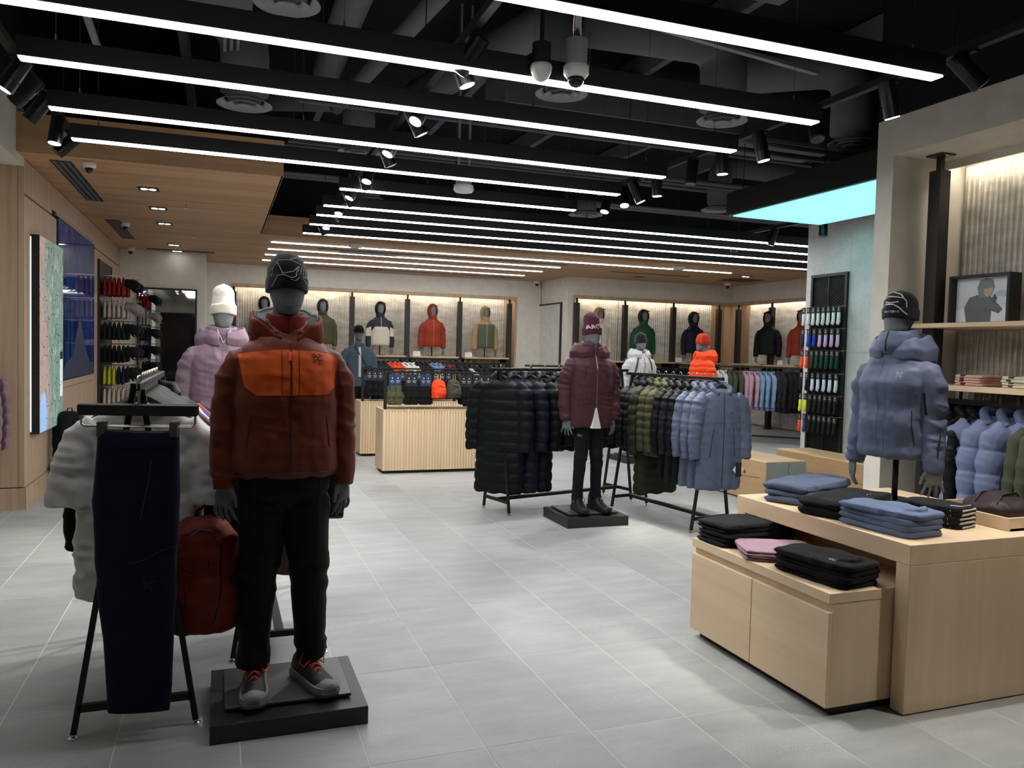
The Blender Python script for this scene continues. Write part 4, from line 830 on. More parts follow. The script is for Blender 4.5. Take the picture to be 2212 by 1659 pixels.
# ------------------------------------------------------------------ nesting table and drawer cabinet
t = thing('display_table', 'pale maple waterfall table with folded clothes and a torso mannequin on it', 'table', (2.80, 2.57, 0))
ob('table_top', MB().box(0, 1.12, 0, 1.22, .662, .752), M_MAPLEY, t, bevel=.002); ob('leg', MB().box(.0005, 1.1195, 0, .075, .006, .6615), M_MAPLEZ, t, bevel=.002); ob('leg', MB().box(.0005, 1.1195, 1.145, 1.22, .006, .6615), M_MAPLEZ, t, bevel=.002)
for x in (.06, 1.06):
    for y in (.037, 1.183): ob('glide', MB().lathe([(.015, 0), (.015, .006)], (x, y, 0), 10), M_BLK, t)
t = thing('drawer_cabinet', 'low maple cabinet with two plain fronts pushed half under the table', 'cabinet', (2.45, 2.652, 0))
ob('top', MB().box(0, .86, 0, 1.05, .50, .545), M_MAPLEY, t, bevel=.002); ob('body', MB().box(.022, .855, .003, 1.047, .045, .4995), M_MAPLEZ, t); ob('plinth_recess', MB().box(.05, .82, .03, 1.02, 0, .044), M_BLK, t)
for a, b in ((.002, .523), (.527, 1.048)): ob('drawer_front', MB().box(0, .0215, a, b, .045, .462), M_MAPLEY, t, bevel=.0015)
ob('back_board', MB().box(.62, .64, .05, 1.0, .545, .60), M_MAPLEY, t)
# ------------------------------------------------------------------ folded clothes
def fold_me(a, b, h, seed, collar=False, vx=.0065):
    m = MB()
    def slab(z0, z1, da, db, ox=0, oy=0):
        zc, hh = (z0+z1)/2, (z1-z0)/2
        m.loft([sring(zc+hh*math.sin(q), a*da-hh+hh*math.cos(q), b*db-hh+hh*math.cos(q), oy, ox, n=32, p=7) for q in [-PI/2+PI*i/6 for i in range(7)]])
    slab(0, h*.5, 1, 1); slab(h*.44, h, .985, .97, .004, -.003)
    m.ell((-a+.012, 0, h*.5), .018, b*.95, h*.46)
    if collar: m.tube([(a*.55, b*.55, h), (a*.72, b*.2, h+.016), (a*.75, -b*.2, h+.016), (a*.55, -b*.55, h)], .013, 8)
    def d(P, N):
        Q = P+seed*2.3; return .005*vnoise(Q, 11)+.005*(1-2*np.abs(vnoise(Q*np.array([1, .6, 2.5]), 12)))
    return vox(m, vx, 2, d, 'folded_cloth')
FOLD = [fold_me(.20, .135, .036, k, k == 2) for k in range(3)]
def pile(x, y, z, rot, n, h, sx, sy, mat, name, labels, cat, group, logo=None, stripe=None):
    z0 = z
    for k in range(n):
        top = k == n-1; me = FOLD[2 if (top and labels[-1] and 'collar' in labels[-1]) else k % 2]; s = h/.036
        lab = labels[-1] if top else (labels[0] if k == 0 else labels[1])
        t = thing(name, lab, cat, (x+random.uniform(-.006, .006), y+random.uniform(-.006, .006), z0+.001), rot+random.uniform(-.07, .07), group)
        link('cloth', me, mat, t, scale=(sx*(1+random.uniform(-.02, .02)), sy, s))
        if stripe: ob('stripe', MB().box(.03, .085, -.1372, .1372, .003, .0375), stripe, t, scale=(sx, sy, s), bevel=.002)
        if top and logo: ob('logo', MB().tube([(.06, -.07, .037), (.075, -.06, .038), (.09, -.072, .038), (.1, -.06, .037)], .0013, 5).tube([(.07, -.085, .037), (.085, -.078, .038), (.1, -.09, .037)], .0013, 5), logo, t, scale=(sx, sy, s))
        z0 += h*.93
M_LOGOW = plain('logo_pale', C('b9bcc4'), .6); TT = .752
def L3(desc, where): return ['%s, bottom of the pile %s' % (desc, where), '%s inside the pile %s' % (desc, where), '%s topping the pile %s' % (desc, where)]
pile(3.13, 3.60, TT, .42, 3, .038, 1.35, 1.05, fabric('fold_bluegrey', C('535d73'), .85), 'folded_trousers', L3('folded blue-grey trousers', 'by the coat rack'), 'trousers', 'blue-grey trousers pile', M_LOGOW)
pile(3.08, 3.24, TT, .26, 2, .045, 1.30, 1.0, F['black'], 'folded_trousers', ['folded black trousers under another pair on the maple table', '', 'folded black trousers on top between the two blue-grey piles'], 'trousers', 'black trousers on the table', M_LOGOW)
pile(2.975, 2.86, TT, -1.45, 4, .029, 1.05, .92, fabric('fold_bluefleece', C('5d6a85'), .9), 'folded_fleece', (['folded blue fleece top at the bottom of the pile beside the beanies', 'folded blue fleece top inside the pile beside the beanies', 'folded blue fleece top with upturned collar beside the beanies']), 'fleece top', 'blue fleece pile')
pile(2.70, 3.60-.03, .545, .08, 5, .025, 1.2, .95, F['black'], 'folded_tshirt', L3('folded black T-shirt', 'by the cabinet edge'), 't-shirt', 'black T-shirts pile')
pile(2.65, 3.245, .545, -.5, 4, .014, .9, 1.1, fabric('fold_mauve', C('9b7e8a'), .9), 'folded_tshirt', L3('folded mauve T-shirt', 'between the two black piles'), 't-shirt', 'mauve T-shirts pile')
pile(2.625, 2.88, .545, -1.42, 4, .028, 1.05, .95, fabric('fold_blackfleece', C('0c0c0e'), .9), 'folded_fleece', ['folded black fleece top at the bottom of the cabinet pile', 'folded black fleece top inside the cabinet pile', 'folded black fleece top with upturned collar on the cabinet'], 'fleece top', 'black fleece pile', M_LOGOW)
# pile of striped beanies
m_b = fabric('beanie_dark', C('171819'), .95, 300, .5); m_w = fabric('beanie_light', C('b4b3ad'), .95, 300, .5)
for k in range(5):
    t = thing('folded_beanie', ('black and white striped beanie at the bottom of the beanie pile', 'black and white striped beanie inside the beanie pile', 'black and white striped beanie inside the beanie pile', 'black and white striped beanie inside the beanie pile', 'black and white striped beanie topping the beanie pile')[k], 'beanie', (3.33, 2.90, TT+.001+k*.02), -1.35+random.uniform(-.05, .05), 'striped beanies pile')
    link('knit', FOLD[k % 2], m_b, t, scale=(.72, .72, .6))
    ob('stripe', MB().tube([(.10, -.095, .006), (.143, -.06, .008), (.146, .05, .010), (.11, .093, .008)], .006, 8).tube([(.08, -.05, .022), (.12, -.02, .021), (.12, .06, .021)], .004, 6), m_w, t, smooth=True)
# tray with a duffel
t = thing('wooden_tray', 'shallow maple tray on the table holding a dark bag', 'tray', (3.72, 2.89, TT))
ob('bottom', MB().box(-.21, .21, -.23, .23, .001, .012), M_MAPLEY, t); ob('side', MB().box(-.22, -.205, -.23, .23, .001, .062), M_MAPLEY, t); ob('side', MB().box(.205, .22, -.23, .23, .001, .062), M_MAPLEY, t); ob('side', MB().box(-.205, .205, -.23, -.215, .001, .062), M_MAPLE, t); ob('side', MB().box(-.205, .205, .215, .23, .001, .062), M_MAPLE, t)
t = thing('packed_bag', 'dark plum packed bag lying in the maple tray', 'bag', (3.73, 2.90, TT+.013), .3)
m = MB(); m.ell((0, 0, .055), .17, .15, .055); m.ell((.03, .02, .085), .12, .09, .035); link('shell', vox(m, .007, 2, lambda P, N: .008*(1-2*np.abs(vnoise(P, 13))), 'bag'), fabric('plum_nylon', C('33292d'), .5, 60, .3), t)
for k in (-.05, .05): ob('webbing', MB().tube([(-.14, k, .085), (-.05, k+.01, .118), (.06, k-.01, .122), (.14, k, .085)], .006, 8, .5), M_BLK, t, smooth=True)
# ------------------------------------------------------------------ torso mannequin on the table
bt = mannequin('torso mannequin in blue-grey down jacket and printed beanie standing on the maple table', (3.56, 3.41, TT-.655), -PI/2+.20, bust=True, name='torso_mannequin')
m = jacket_mb(.915, .92, 1.08, 1.05, 1.0, .855, arm=.95); ringtube(m, 1.565, .085, .092, .018, .062, -.004, .012)
JT = vox(m, .0072, 2, lambda P, N: folds(.009, seed=21)(P, N)+.008*np.sin(P[:,2]*30)*np.clip((.2-np.abs(P[:,0]))/.05, 0, 1), 'jacket'); JTB = bvh_of(JT)
jk = link('jacket', JT, N_['bluegrey'], bt); link('hood', hood_down_me(9, False, 1.2, .0075), N_['bluegrey'], jk)
ob('placket', strokes(JTB, [[(0, 1.62), (0, 1.50)]], .005, .01), M_BLK, jk); ob('placket_seam', strokes(JTB, [[(.02, 1.50), (.022, .93)], [(-.02, 1.50), (-.02, .93)]], .0016, .02), N_['bluegrey'], jk)
bird(JTB, .09, 1.37, .024, .001, plain('logo_silver', C('c9ccd4'), .5), jk); ob('pocket_zip', strokes(JTB, [[(.15, 1.18), (.165, .99)]], .003, .01), M_BLK, jk)
ob('sleeve_zip', MB().tube([(.278, -.035, 1.06), (.277, -.04, 1.0), (.272, -.045, .94)], .004, 6), M_BLK, jk); ob('pit_zip', strokes(JTB, [[(.195, 1.28), (.20, 1.16)]], .006, .01), M_BLK, jk)
bn = beanie(bt, fabric('beanie_black2', C('151618'), .95, 300, .6, .2))
ob('knit_print', strokes(BEANIE_BVH, [[(-.07, 1.72), (-.03, 1.757), (.02, 1.755), (.05, 1.735), (.075, 1.70)], [(-.06, 1.775), (-.02, 1.80), (.02, 1.797), (.055, 1.79)], [(-.04, 1.82), (0, 1.825), (.04, 1.81), (.065, 1.775), (.07, 1.74)], [(-.03, 1.77), (.0, 1.765), (.04, 1.77)]], .0045, .006, -.002), m_w, bn)
text_on(BEANIE_BVH, "ARC'TERYX", .0155, .012, 1.716, plain('logo_white', C('d7d7d7'), .6), bn)
ob('pole', MB().cyl((0, .02, .665), (0, .02, .9), .016, n=14), M_RACK, bt, smooth=True); ob('base_plate', MB().box(-.15, .15, -.15, .15, .655, .665), plain('base_steel', C('4a4a4a'), .4, .7), bt)
# ------------------------------------------------------------------ portal niche: shelves, rail, post
def shelf(x0, x1, y0, y1, z0, z1, label): return tag(ob('wall_shelf', MB().box(x0, x1, y0, y1, z0, z1), M_MAPLEY, bevel=.002), label, 'shelf')
shelf(4.86, 5.42, -.5, 4.62, 1.79, 1.822, 'upper maple shelf in the white portal carrying a framed photograph'); shelf(4.86, 5.42, -.5, 4.43, 1.34, 1.38, 'lower maple shelf in the white portal with folded knitwear')
for y in (4.5, 3.0): 
    t = thing('display_post', 'dark slotted post beside the white portal jamb' if y > 4 else 'dark slotted post in the white portal further along', 'post', (5.02, y, 0)); ob('post', MB().box(-.05, .05, -.05, .05, .01, 2.96), M_BLK2, t); ob('top_rod', MB().box(-.02, .02, -.02, .02, 2.96, 3.075), M_BLK, t); ob('ceiling_plate', MB().box(-.07, .07, -.07, .07, 3.068, 3.079), M_BLK2, t); ob('foot_plate', MB().box(-.07, .07, -.07, .07, 0, .01), M_BLK2, t)
t = thing('hanging_rail', 'black hanging rail under the lower maple shelf', 'rail', (5.10, 0, 0)); ob('rail', MB().box(-.012, .012, -.5, 4.40, 1.235, 1.275), M_BLK, t)
for y in (4.3, 3.1, 1.5): ob('bracket', MB().box(-.008, .008, y-.01, y+.01, 1.275, 1.342), M_BLK, t)
logo_on = lambda kind, x, z, s, mat: (lambda t, k: bird(GB(kind), x, z, s, .0014, mat, t))
prt = [(4.30, 'jacket', N_['black'], 'black jacket nearest the portal jamb on the niche rail'), (4.20, 'jacket', N_['charcoal'], 'second black jacket on the niche rail'), (4.10, 'jacket', N_['black'], 'black jacket next to the blue down jackets'), (3.99, 'downjacket', N_['periwinkle'], 'blue down jacket next to the black jackets on the niche rail'), (3.86, 'downjacket', N_['periwinkle'], 'middle blue down jacket on the niche rail'), (3.73, 'downjacket', N_['periwinkle'], 'blue down jacket next to the olive jackets on the niche rail'), (3.62, 'fleece', F['olive'], 'olive jacket hanging after the blue down jackets'), (3.54, 'fleece', F['olive'], 'second olive jacket hanging after the blue down jackets'), (3.42, 'jacket', N_['black'], 'black jacket after the olive ones'), (3.3, 'jacket', N_['black'], 'last black jacket after the olive ones')]
for y, kind, mat, lab in prt: garment(kind, 'jacket', mat, (5.10, y, 1.277), random.uniform(-.1, .1)-(.55 if kind == 'downjacket' else .2), lab, 'jacket', 'jackets on the niche rail', logo_on(kind, .10, -.33, .022, M_LOGOW) if y in (4.30, 3.86) else None)
pile(5.05, 4.10, 1.38, 1.5, 4, .020, .62, .95, fabric('knit_pink', C('d3a996'), .9), 'folded_sweater', L3('folded pink sweater', 'on the lower portal shelf'), 'sweater', 'pink sweaters pile', stripe=fabric('stripe_plum', C('4b2f38'), .9))
pile(5.05, 3.74, 1.38, 1.5, 4, .020, .62, .95, fabric('knit_cream', C('d8d2bb'), .9), 'folded_sweater', L3('folded cream sweater', 'on the lower portal shelf'), 'sweater', 'cream sweaters pile', stripe=fabric('stripe_charcoal', C('4a4444'), .9))
# framed photograph
t = thing('framed_photo', 'black framed photograph of a hooded person in grey jacket on snow', 'picture', (5.06, 4.17, 1.823), -PI/2+.03)
W_, H_ = .235, .35
ob('frame', MB().box(-W_, -W_+.02, 0, .12, 0, H_).box(W_-.02, W_, 0, .12, 0, H_).box(-W_+.02, W_-.02, 0, .12, 0, .012).box(-W_+.02, W_-.02, 0, .12, H_-.018, H_), M_BLK, t); ob('backing', MB().box(-W_+.02, W_-.02, .06, .062, .012, H_-.018), plain('print_sky', C('d9dfe6'), .6), t)
def pr(name, poly, col, k): ob(name, MB().prism(poly, .06-.0006*k, .0605), plain('print_'+name, C(col), .6), t)
pr('snow', [(-.215, .013), (.215, .013), (.215, .10), (.12, .125), (.02, .10), (-.1, .12), (-.215, .105)], 'eef1f3', 1); pr('cloud', [(.05, .2), (.215, .18), (.215, .23), (.12, .235)], 'b9c4d0', 1)
pr('coat', [(-.13, .013), (.06, .013), (.065, .09), (.12, .07), (.15, .10), (.10, .15), (.05, .2), (.06, .24), (-.02, .215), (-.11, .19), (-.15, .12)], '6a6f73', 2); pr('hood', [(-.035, .19), (-.05, .26), (-.03, .31), (.02, .325), (.07, .31), (.085, .26), (.06, .2), (.02, .185)], '7a8886', 3); pr('face', [(.01, .2), (.0, .25), (.07, .255), (.06, .205), (.035, .19)], 'c2a69b', 4); pr('glove', [(.0, .085), (.05, .08), (.06, .105), (.01, .11)], '6d6465', 4); pr('mitten', [(.06, .17), (.085, .21), (.105, .18), (.09, .14)], '55595c', 4)
# ------------------------------------------------------------------ log benches
def bench(x0, x1, y0, y1, label, seed):
    t = thing('log_bench', label, 'bench', (x0, y0, 0)); w_, l_ = x1-x0, y1-y0
    ob('beam', MB().box(0, w_, 0, l_, .012, .45), wood('fir_beam', C('d0ad82'), C('b8926a'), 'Y', .3), t, bevel=.006)
    ob('end_grain', MB().box(.006, w_-.006, -.002, .003, .018, .444), concrete('end_grain_%d' % seed, C('9c9d9b'), C('b5b5b1')) if seed == 1 else wood('fir_end', C('c3ab8b'), C('a98f70'), 'Z', .4), t)
    cr = strokes(BVHTree.FromPolygons([Vector((0, 0, 0)), Vector((w_, 0, 0)), Vector((w_, 0, .45)), Vector((0, 0, .45))], [(0, 1, 2, 3)]), [[(.3, .43), (.28, .36), (.3, .30), (.28, .25)], [(.3, .29), (.42, .30), (.50, .29)], [(.12, .42), (.17, .37)]], .002, .02)
    ob('crack', MB().tube([(.3, -.003, .43), (.28, -.003, .36), (.3, -.003, .30), (.285, -.003, .25)], .002, 5), M_BLK, t); ob('crack', MB().tube([(.3, -.003, .29), (.42, -.003, .3), (.5, -.003, .29)], .002, 5), M_BLK, t)
    for k in range(3): ob('knot', MB().lathe([(.022, 0), (.015, .002)], (0, 0, 0), 12), plain('knot_brown', C('7c5334'), .7), t, loc=(-.0015, .35+.42*k, (.30, .17, .26)[k]), rot=(0, -PI/2, 0))
    ob('crack', MB().tube([(-.001, .1, .27), (-.001, l_*.4, .24), (-.001, l_*.7, .25), (-.001, l_-.1, .22)], .0025, 5), plain('crack_brown', C('6e4c33'), .8), t)
    for y in (.25, l_-.25): ob('runner', MB().box(.06, w_-.06, y-.05, y+.05, 0, .012), M_BLK, t)
bench(5.35, 5.87, 6.78, 8.5, 'squared log bench with a grey cracked end beside the blue coat rack', 1); bench(6.30, 6.78, 5.45, 7.80, 'long squared log bench standing against the sock display pier', 2)
# ------------------------------------------------------------------ black down rack, burgundy mannequin, blue coat rack
R1 = (2.50, 7.12, 0); a1 = -PI/2+.25       # rail runs to the right and slightly away
rack(R1, a1, 1.55, 1.38, 'black steel rack of long black down coats beside the burgundy mannequin')
blk = [('longpuffer', 'down_coat', N_['black'], 'long black quilted down coat at the open end of its rack', 'coat'), ('longpuffer', 'down_coat', N_['navy'], 'long dark quilted down coat second on its rack', 'coat'), ('longpuffer', 'down_coat', N_['black'], 'third long black quilted down coat on its rack', 'coat'), ('puffer', 'down_jacket', N_['black'], 'short black down jacket after the long coats', 'jacket'), ('jacket', 'jacket', N_['charcoal'], 'charcoal hooded jacket after the short down jacket', 'jacket'), ('jacket', 'jacket', N_['charcoal'], 'charcoal hooded jacket next to the burgundy mannequin', 'jacket'), ('puffer', 'down_jacket', N_['black'], 'black down jacket behind the burgundy mannequin', 'jacket'), ('jacket', 'jacket', N_['black'], 'black jacket behind the burgundy mannequin', 'jacket')]
for i, (kind, nm, mat, lab, cat) in enumerate(blk):
    s = .02+i*.175; p = Vector(R1)+Matrix.Rotation(a1, 3, 'Z') @ Vector((0, s, 1.382))
    garment(kind, nm, mat, p, a1+random.uniform(-.1, .1)+.55, lab, cat, 'black outerwear rack')
plinth((3.17, 6.55, 0), 0, 'black plinth under the burgundy parka mannequin', .60, .56, .085, .022)
bg = mannequin('mannequin in burgundy parka, burgundy beanie, black trousers and black boots', (3.17, 6.52, .107), 0, scale=.955)
m = jacket_mb(.80, 1.03, 1.12, 1.18, 1.08, .87, flare=.06); ringtube(m, 1.56, .082, .085, .016, .05, .0, .01)
JB = vox(m, .0085, 2, folds(.009, seed=31), 'jacket'); JBB = bvh_of(JB); jk = link('jacket', JB, N_['burgundy'], bg); link('hood', hood_down_me(13, False, 1.3), N_['burgundy'], jk)
M_BGD = nylon('burgundy_dark', C('391a22'))
ob('zipper', strokes(JBB, [[(0, 1.60), (0, .98)]], .0035, .02), plain('zip_grey', C('6f6468'), .4), jk); ob('zip_tape', strokes(JBB, [[(.0, 1.47), (.0, 1.36)]], .005, .01), plain('zip_silver', C('a8a0a2'), .3, .5), jk)
for s in (-1, 1):
    ob('chest_zip', strokes(JBB, [[(s*.11, 1.37), (s*.125, 1.24)]], .0035, .01), M_BGD, jk); ob('pocket_flap', strokes(JBB, [[(s*.05, 1.08), (s*.17, 1.07), (s*.18, 1.01), (s*.05, 1.03), (s*.05, 1.08)]], .0032, .01), M_BGD, jk)
ob('drawcord', strokes(JBB, [[(-.05, 1.52), (-.06, 1.44)], [(.05, 1.52), (.06, 1.44)]], .003, .01, .003), M_BLK, jk)
m = MB().prism([(-.012, .99), (.035, .80), (-.055, .80)], -.185, -.135); sh = ob('undershirt', m, F['white'], bg)
link('trousers', TR2, M_TRB, bg); add_shoes(bg, plain('boot_black', C('161616'), .6), M_BLK, plain('boot_black', C('161616'), .6), M_BLK, BOOT, .098, 0, (.1, .15))
bird(bvh_of(TR2), -.12, .72, .02, .001, M_LOGOW, bg)
bn = link('beanie', TALL, fabric('beanie_burgundy', C('4a2430'), .95, 250, .6), bg); text_on(bvh_of(TALL), "ARC'TERYX", .055, .058, 1.758, plain('logo_pinkwhite', C('cfc2c4'), .8), bn, slope=.1)
R2 = (4.08, 5.90, 0); a2 = .16
rack(R2, a2, 1.15, 1.36, 'black steel rack of blue-grey coats and olive down jackets beside the maple cabinet')
def coat_extra(t, kind):
    b = GB('coat'); ob('zipper', strokes(b, [[(0, -.14), (0, -1.0)]], .0042, .02), plain('zip_navy', C('1d2230'), .5), t)
    for s in (-1, 1): ob('pocket_zip', strokes(b, [[(s*.11, -.46), (s*.14, -.72)]], .0038, .02), plain('zip_navy', C('1d2230'), .5), t)
    ob('storm_seam', strokes(b, [[(-.2, -.40), (0, -.41), (.2, -.40)]], .0016, .02), N_['bluegrey'], t); bird(b, .085, -.33, .022, .0011, plain('logo_navy', C('39415a'), .6), t)
def front_extra(t, kind):
    coat_extra(t, kind); ob('swing_tag', MB().box(.125, .185, -.092, -.088, -.90, -.77), plain('tag_black', C('10181a'), .5), t); d = ob('tag_diamond', MB().prism([(.155, -.90), (.215, -.835), (.155, -.77), (.095, -.835)], -.086, -.084), M_PAPER, t)
    for s in (-1, 1): ob('cuff_tab', MB().cbox((s*.272, -.055, -.735), .05, .012, .025), M_BLK, t)
it = [('coat', N_['bluegrey'], 'blue-grey long coat facing outward with a black swing tag', front_extra), ('coat', N_['bluegrey'], 'second blue-grey long coat behind the tagged one', coat_extra), ('coat', N_['bluegrey'], 'third blue-grey long coat behind the tagged one', coat_extra), ('coat', N_['black'], 'black long coat next to the blue-grey coats', None), ('coat', N_['charcoal'], 'charcoal long coat between the black ones', None), ('coat', N_['black'], 'black long coat beside the olive down jackets', None), ('puffer', N_['olive'], 'olive quilted down jacket nearest the black coats', None), ('puffer', N_['olive'], 'second olive quilted down jacket on the coat rack', None), ('longpuffer', N_['darkolive'], 'dark olive quilted jacket after the olive ones', None), ('puffer', N_['charcoal'], 'charcoal quilted jacket at the far end of the coat rack', None), ('puffer', N_['black'], 'black quilted jacket at the far end of the coat rack', None)]
for i, (kind, mat, lab, ex) in enumerate(it):
    p = Vector(R2)+Matrix.Rotation(a2, 3, 'Z') @ Vector((0, -.075+i*.105, 1.362))
    garment(kind, 'coat' if kind == 'coat' else 'down_jacket', mat, p, a2+random.uniform(-.05, .05)-(.12 if i < 3 else .05), lab, 'coat' if kind == 'coat' else 'jacket', 'outerwear on the coat rack', ex, .96)
# grey-white jacket mannequin with pack, orange puffer mannequin
plinth((5.67, 10.06, 0), 0, 'black plinth under the pale grey jacket mannequin')
gm = mannequin('mannequin in pale grey jacket with backpack straps and black beanie', (5.67, 10.06, HZ), .1, scale=.955)
JG = vox(jacket_mb(.84, 1.02, 1.08, 1.1, 1.02, .865), .010, 2, folds(.008, seed=41), 'jacket'); JGB = bvh_of(JG); jk = link('jacket', JG, N_['silver'], gm); ob('zipper', strokes(JGB, [[(0, 1.47), (0, .88)]], .005, .02), M_BLK, jk)
for s in (-1, 1): ob('chest_zip', strokes(JGB, [[(s*.08, 1.27), (s*.085, 1.12)]], .003, .02), M_BLK, jk); ob('backpack_strap', strokes(JGB, [[(s*.09, 1.46), (s*.13, 1.36), (s*.155, 1.2), (s*.17, 1.08)]], .016, .02, 0), plain('strap_charcoal', C('3b3d40'), .7), gm)
link('hood', hood_down_me(15, True, 1.25), N_['silver'], jk); ob('inner_collar', ringtube(MB(), 1.53, .075, .078, .008, .04), F['mauve'], gm, smooth=True); link('trousers', TR2, M_TRB, gm); add_shoes(gm, M_BLK, M_BLK, M_BLK, M_BLK, spread=.098); link('beanie', BEANIE, fabric('beanie_black', C('121417')), gm)
bpk = link('pack', BP, fabric('pack_dark', C('2a2c30'), .6), gm, (0, .20, 1.0))
plinth((6.28, 9.4, 0), 0, 'black plinth under the bright orange puffer mannequin')
om = mannequin('mannequin in bright orange hooded puffer and red patterned beanie, seen side-on', (6.28, 9.4, HZ), -1.65, scale=.955)
m = jacket_mb(.86, 1.04, 1.15, 1.2, 1.0, .865); JO = vox(m, .010, 2, folds(.005, .075, .012, seed=44), 'jacket'); jk = link('jacket', JO, N_['orange'], om); link('hood', hood_down_me(17, False, 1.4), N_['orange'], jk); link('trousers', TR2, M_TRB, om); add_shoes(om, M_BLK, M_BLK, M_BLK, M_BLK, spread=.098)
bn = link('beanie', BEANIE, fabric('beanie_red', C('a8301f'), .95), om); ob('knit_print', strokes(BEANIE_BVH, WV, .003, .008, -.001), fabric('beanie_orange', C('f06a3a'), .95), bn)
# ------------------------------------------------------------------ racks further back
R3 = (8.45, 12.35, 0); a3 = -2.28      # colour-sorted rack
R3L = 1.9
rack(R3, a3, R3L, 1.37, 'black rack of colour-sorted jackets by the far right wall display')
cols = [('silver', 'pale silver', 4), ('olive', 'olive', 3), ('pink', 'dusty pink', 3), ('skyblue', 'sky blue', 3), ('charcoal', 'charcoal', 2), ('black', 'black', 7)]
i = 0
for cn, word, n in cols:
    for k in range(n):
        p = Vector(R3)+Matrix.Rotation(a3, 3, 'Z') @ Vector((0, -.05+i*.092, 1.372)); garment('fleece', 'light_jacket', F[cn], p, a3+random.uniform(-.05, .05)+.25, '%s zip jacket on the colour-sorted rack' % word, 'jacket', '%s jackets on the colour-sorted rack' % word); i += 1
t = thing('rack_sign', 'white card sign on a stem standing over the colour-sorted rack', 'sign', (8.42, 12.40, 1.371)); ob('stem', MB().cyl((0, 0, 0), (0, 0, .05), .006, n=8), M_BLK, t); ob('card', MB().box(-.10, .10, -.004, .004, .05, .21), M_PAPER, t); ob('text_block', MB().box(-.08, .03, -.006, -.004, .165, .185).box(-.05, .04, -.006, -.004, .115, .122), M_DIFF, t)
R4 = (2.2, 14.3, 0)
rack(R4, -PI/2+.05, 1.9, 1.37, 'black rack of grey-blue and orange jackets behind the slatted bins')
seq = ['slate']*1+['bluegrey']*3+['charcoal']*4+['orange']*3+['white']*3+['black']*3+['skyblue']*3+['red']*2
word = dict(slate='slate', bluegrey='blue-grey', charcoal='charcoal', orange='bright orange', white='white', black='black', skyblue='grey-blue', red='dark red')
for i, cn in enumerate(seq):
    p = Vector(R4)+Matrix.Rotation(-PI/2+.05, 3, 'Z') @ Vector((0, -.02+i*.088, 1.372)); garment('fleece', 'light_jacket', F[cn], p, -PI/2+.05+random.uniform(-.08, .08)+.3, '%s jacket on the rack behind the slatted bins' % word[cn], 'jacket', '%s jackets behind the bins' % word[cn])
R5 = (3.55, 12.75, 0)
rack(R5, -PI/2-.1, .95, 1.33, 'short black rack of dark and white tops behind the slatted bins')
for i in range(9):
    cn = ['black', 'olive', 'black', 'charcoal', 'white', 'black', 'charcoal', 'black', 'white'][i]
    p = Vector(R5)+Matrix.Rotation(-PI/2-.1, 3, 'Z') @ Vector((0, i*.105, 1.332)); garment('shirt', 'long_sleeve_top', F[cn], p, -PI/2-.1+random.uniform(-.08, .08)+.35, '%s top on the short rack behind the bins' % cn, 'top', '%s tops on the short rack' % cn)
R6 = (4.6, 11.6, 0)
rack(R6, -PI/2, .9, 1.33, 'short black rack of white tops behind the long black coats')
for i in range(7): garment('shirt', 'long_sleeve_top', F['white' if i % 3 else 'black'], (4.62+i*.12, 11.6, 1.332), -PI/2+.35, '%s top on the rack behind the long black coats' % ('white' if i % 3 else 'black'), 'top', 'tops behind the long black coats')
# clothes hung on the wall rails
def wall_clothes(base, rotz, xs, kinds, place):
    for i, x in enumerate(xs):
        k, cn, w_ = kinds[i % len(kinds)]; p = Vector(base)+Matrix.Rotation(rotz, 3, 'Z') @ Vector((x, -.22, 1.242))
        garment(k, 'wall_jacket', N_[cn] if cn in N_ else F[cn], p, rotz+PI/2+random.uniform(-.15, .15), '%s jacket hanging under the shelf %s' % (w_, place), 'jacket', 'jackets under the shelf '+place)
wall_clothes((-.26, 17, 0), 0, [5.40+.115*i for i in range(8)], [('jacket', 'black', 'black'), ('jacket', 'charcoal', 'charcoal'), ('jacket', 'olive', 'olive')], 'of the camouflage torso')
wall_clothes((-.26, 17, 0), 0, [4.25+.13*i for i in range(7)], [('jacket', 'rust', 'rust'), ('jacket', 'black', 'black')], 'of the red torso')
wall_clothes((6.95, 15.5, 0), 0, [1.5+.12*i for i in range(8)], [('puffer', 'black', 'black'), ('jacket', 'charcoal', 'charcoal')], 'of the green torso'); wall_clothes((6.95, 15.5, 0), 0, [2.7+.12*i for i in range(8)], [('puffer', 'charcoal', 'charcoal'), ('puffer', 'black', 'black')], 'of the navy torso'); wall_clothes((6.95, 15.5, 0), 0, [.3+.13*i for i in range(7)], [('puffer', 'black', 'black')], 'behind the burgundy mannequin')
wall_clothes((11.1, 15.5, 0), -PI/2, [1.7+.15*i for i in range(6)], [('jacket', 'black', 'black'), ('jacket', 'charcoal', 'charcoal')], 'of the rust parka torso')
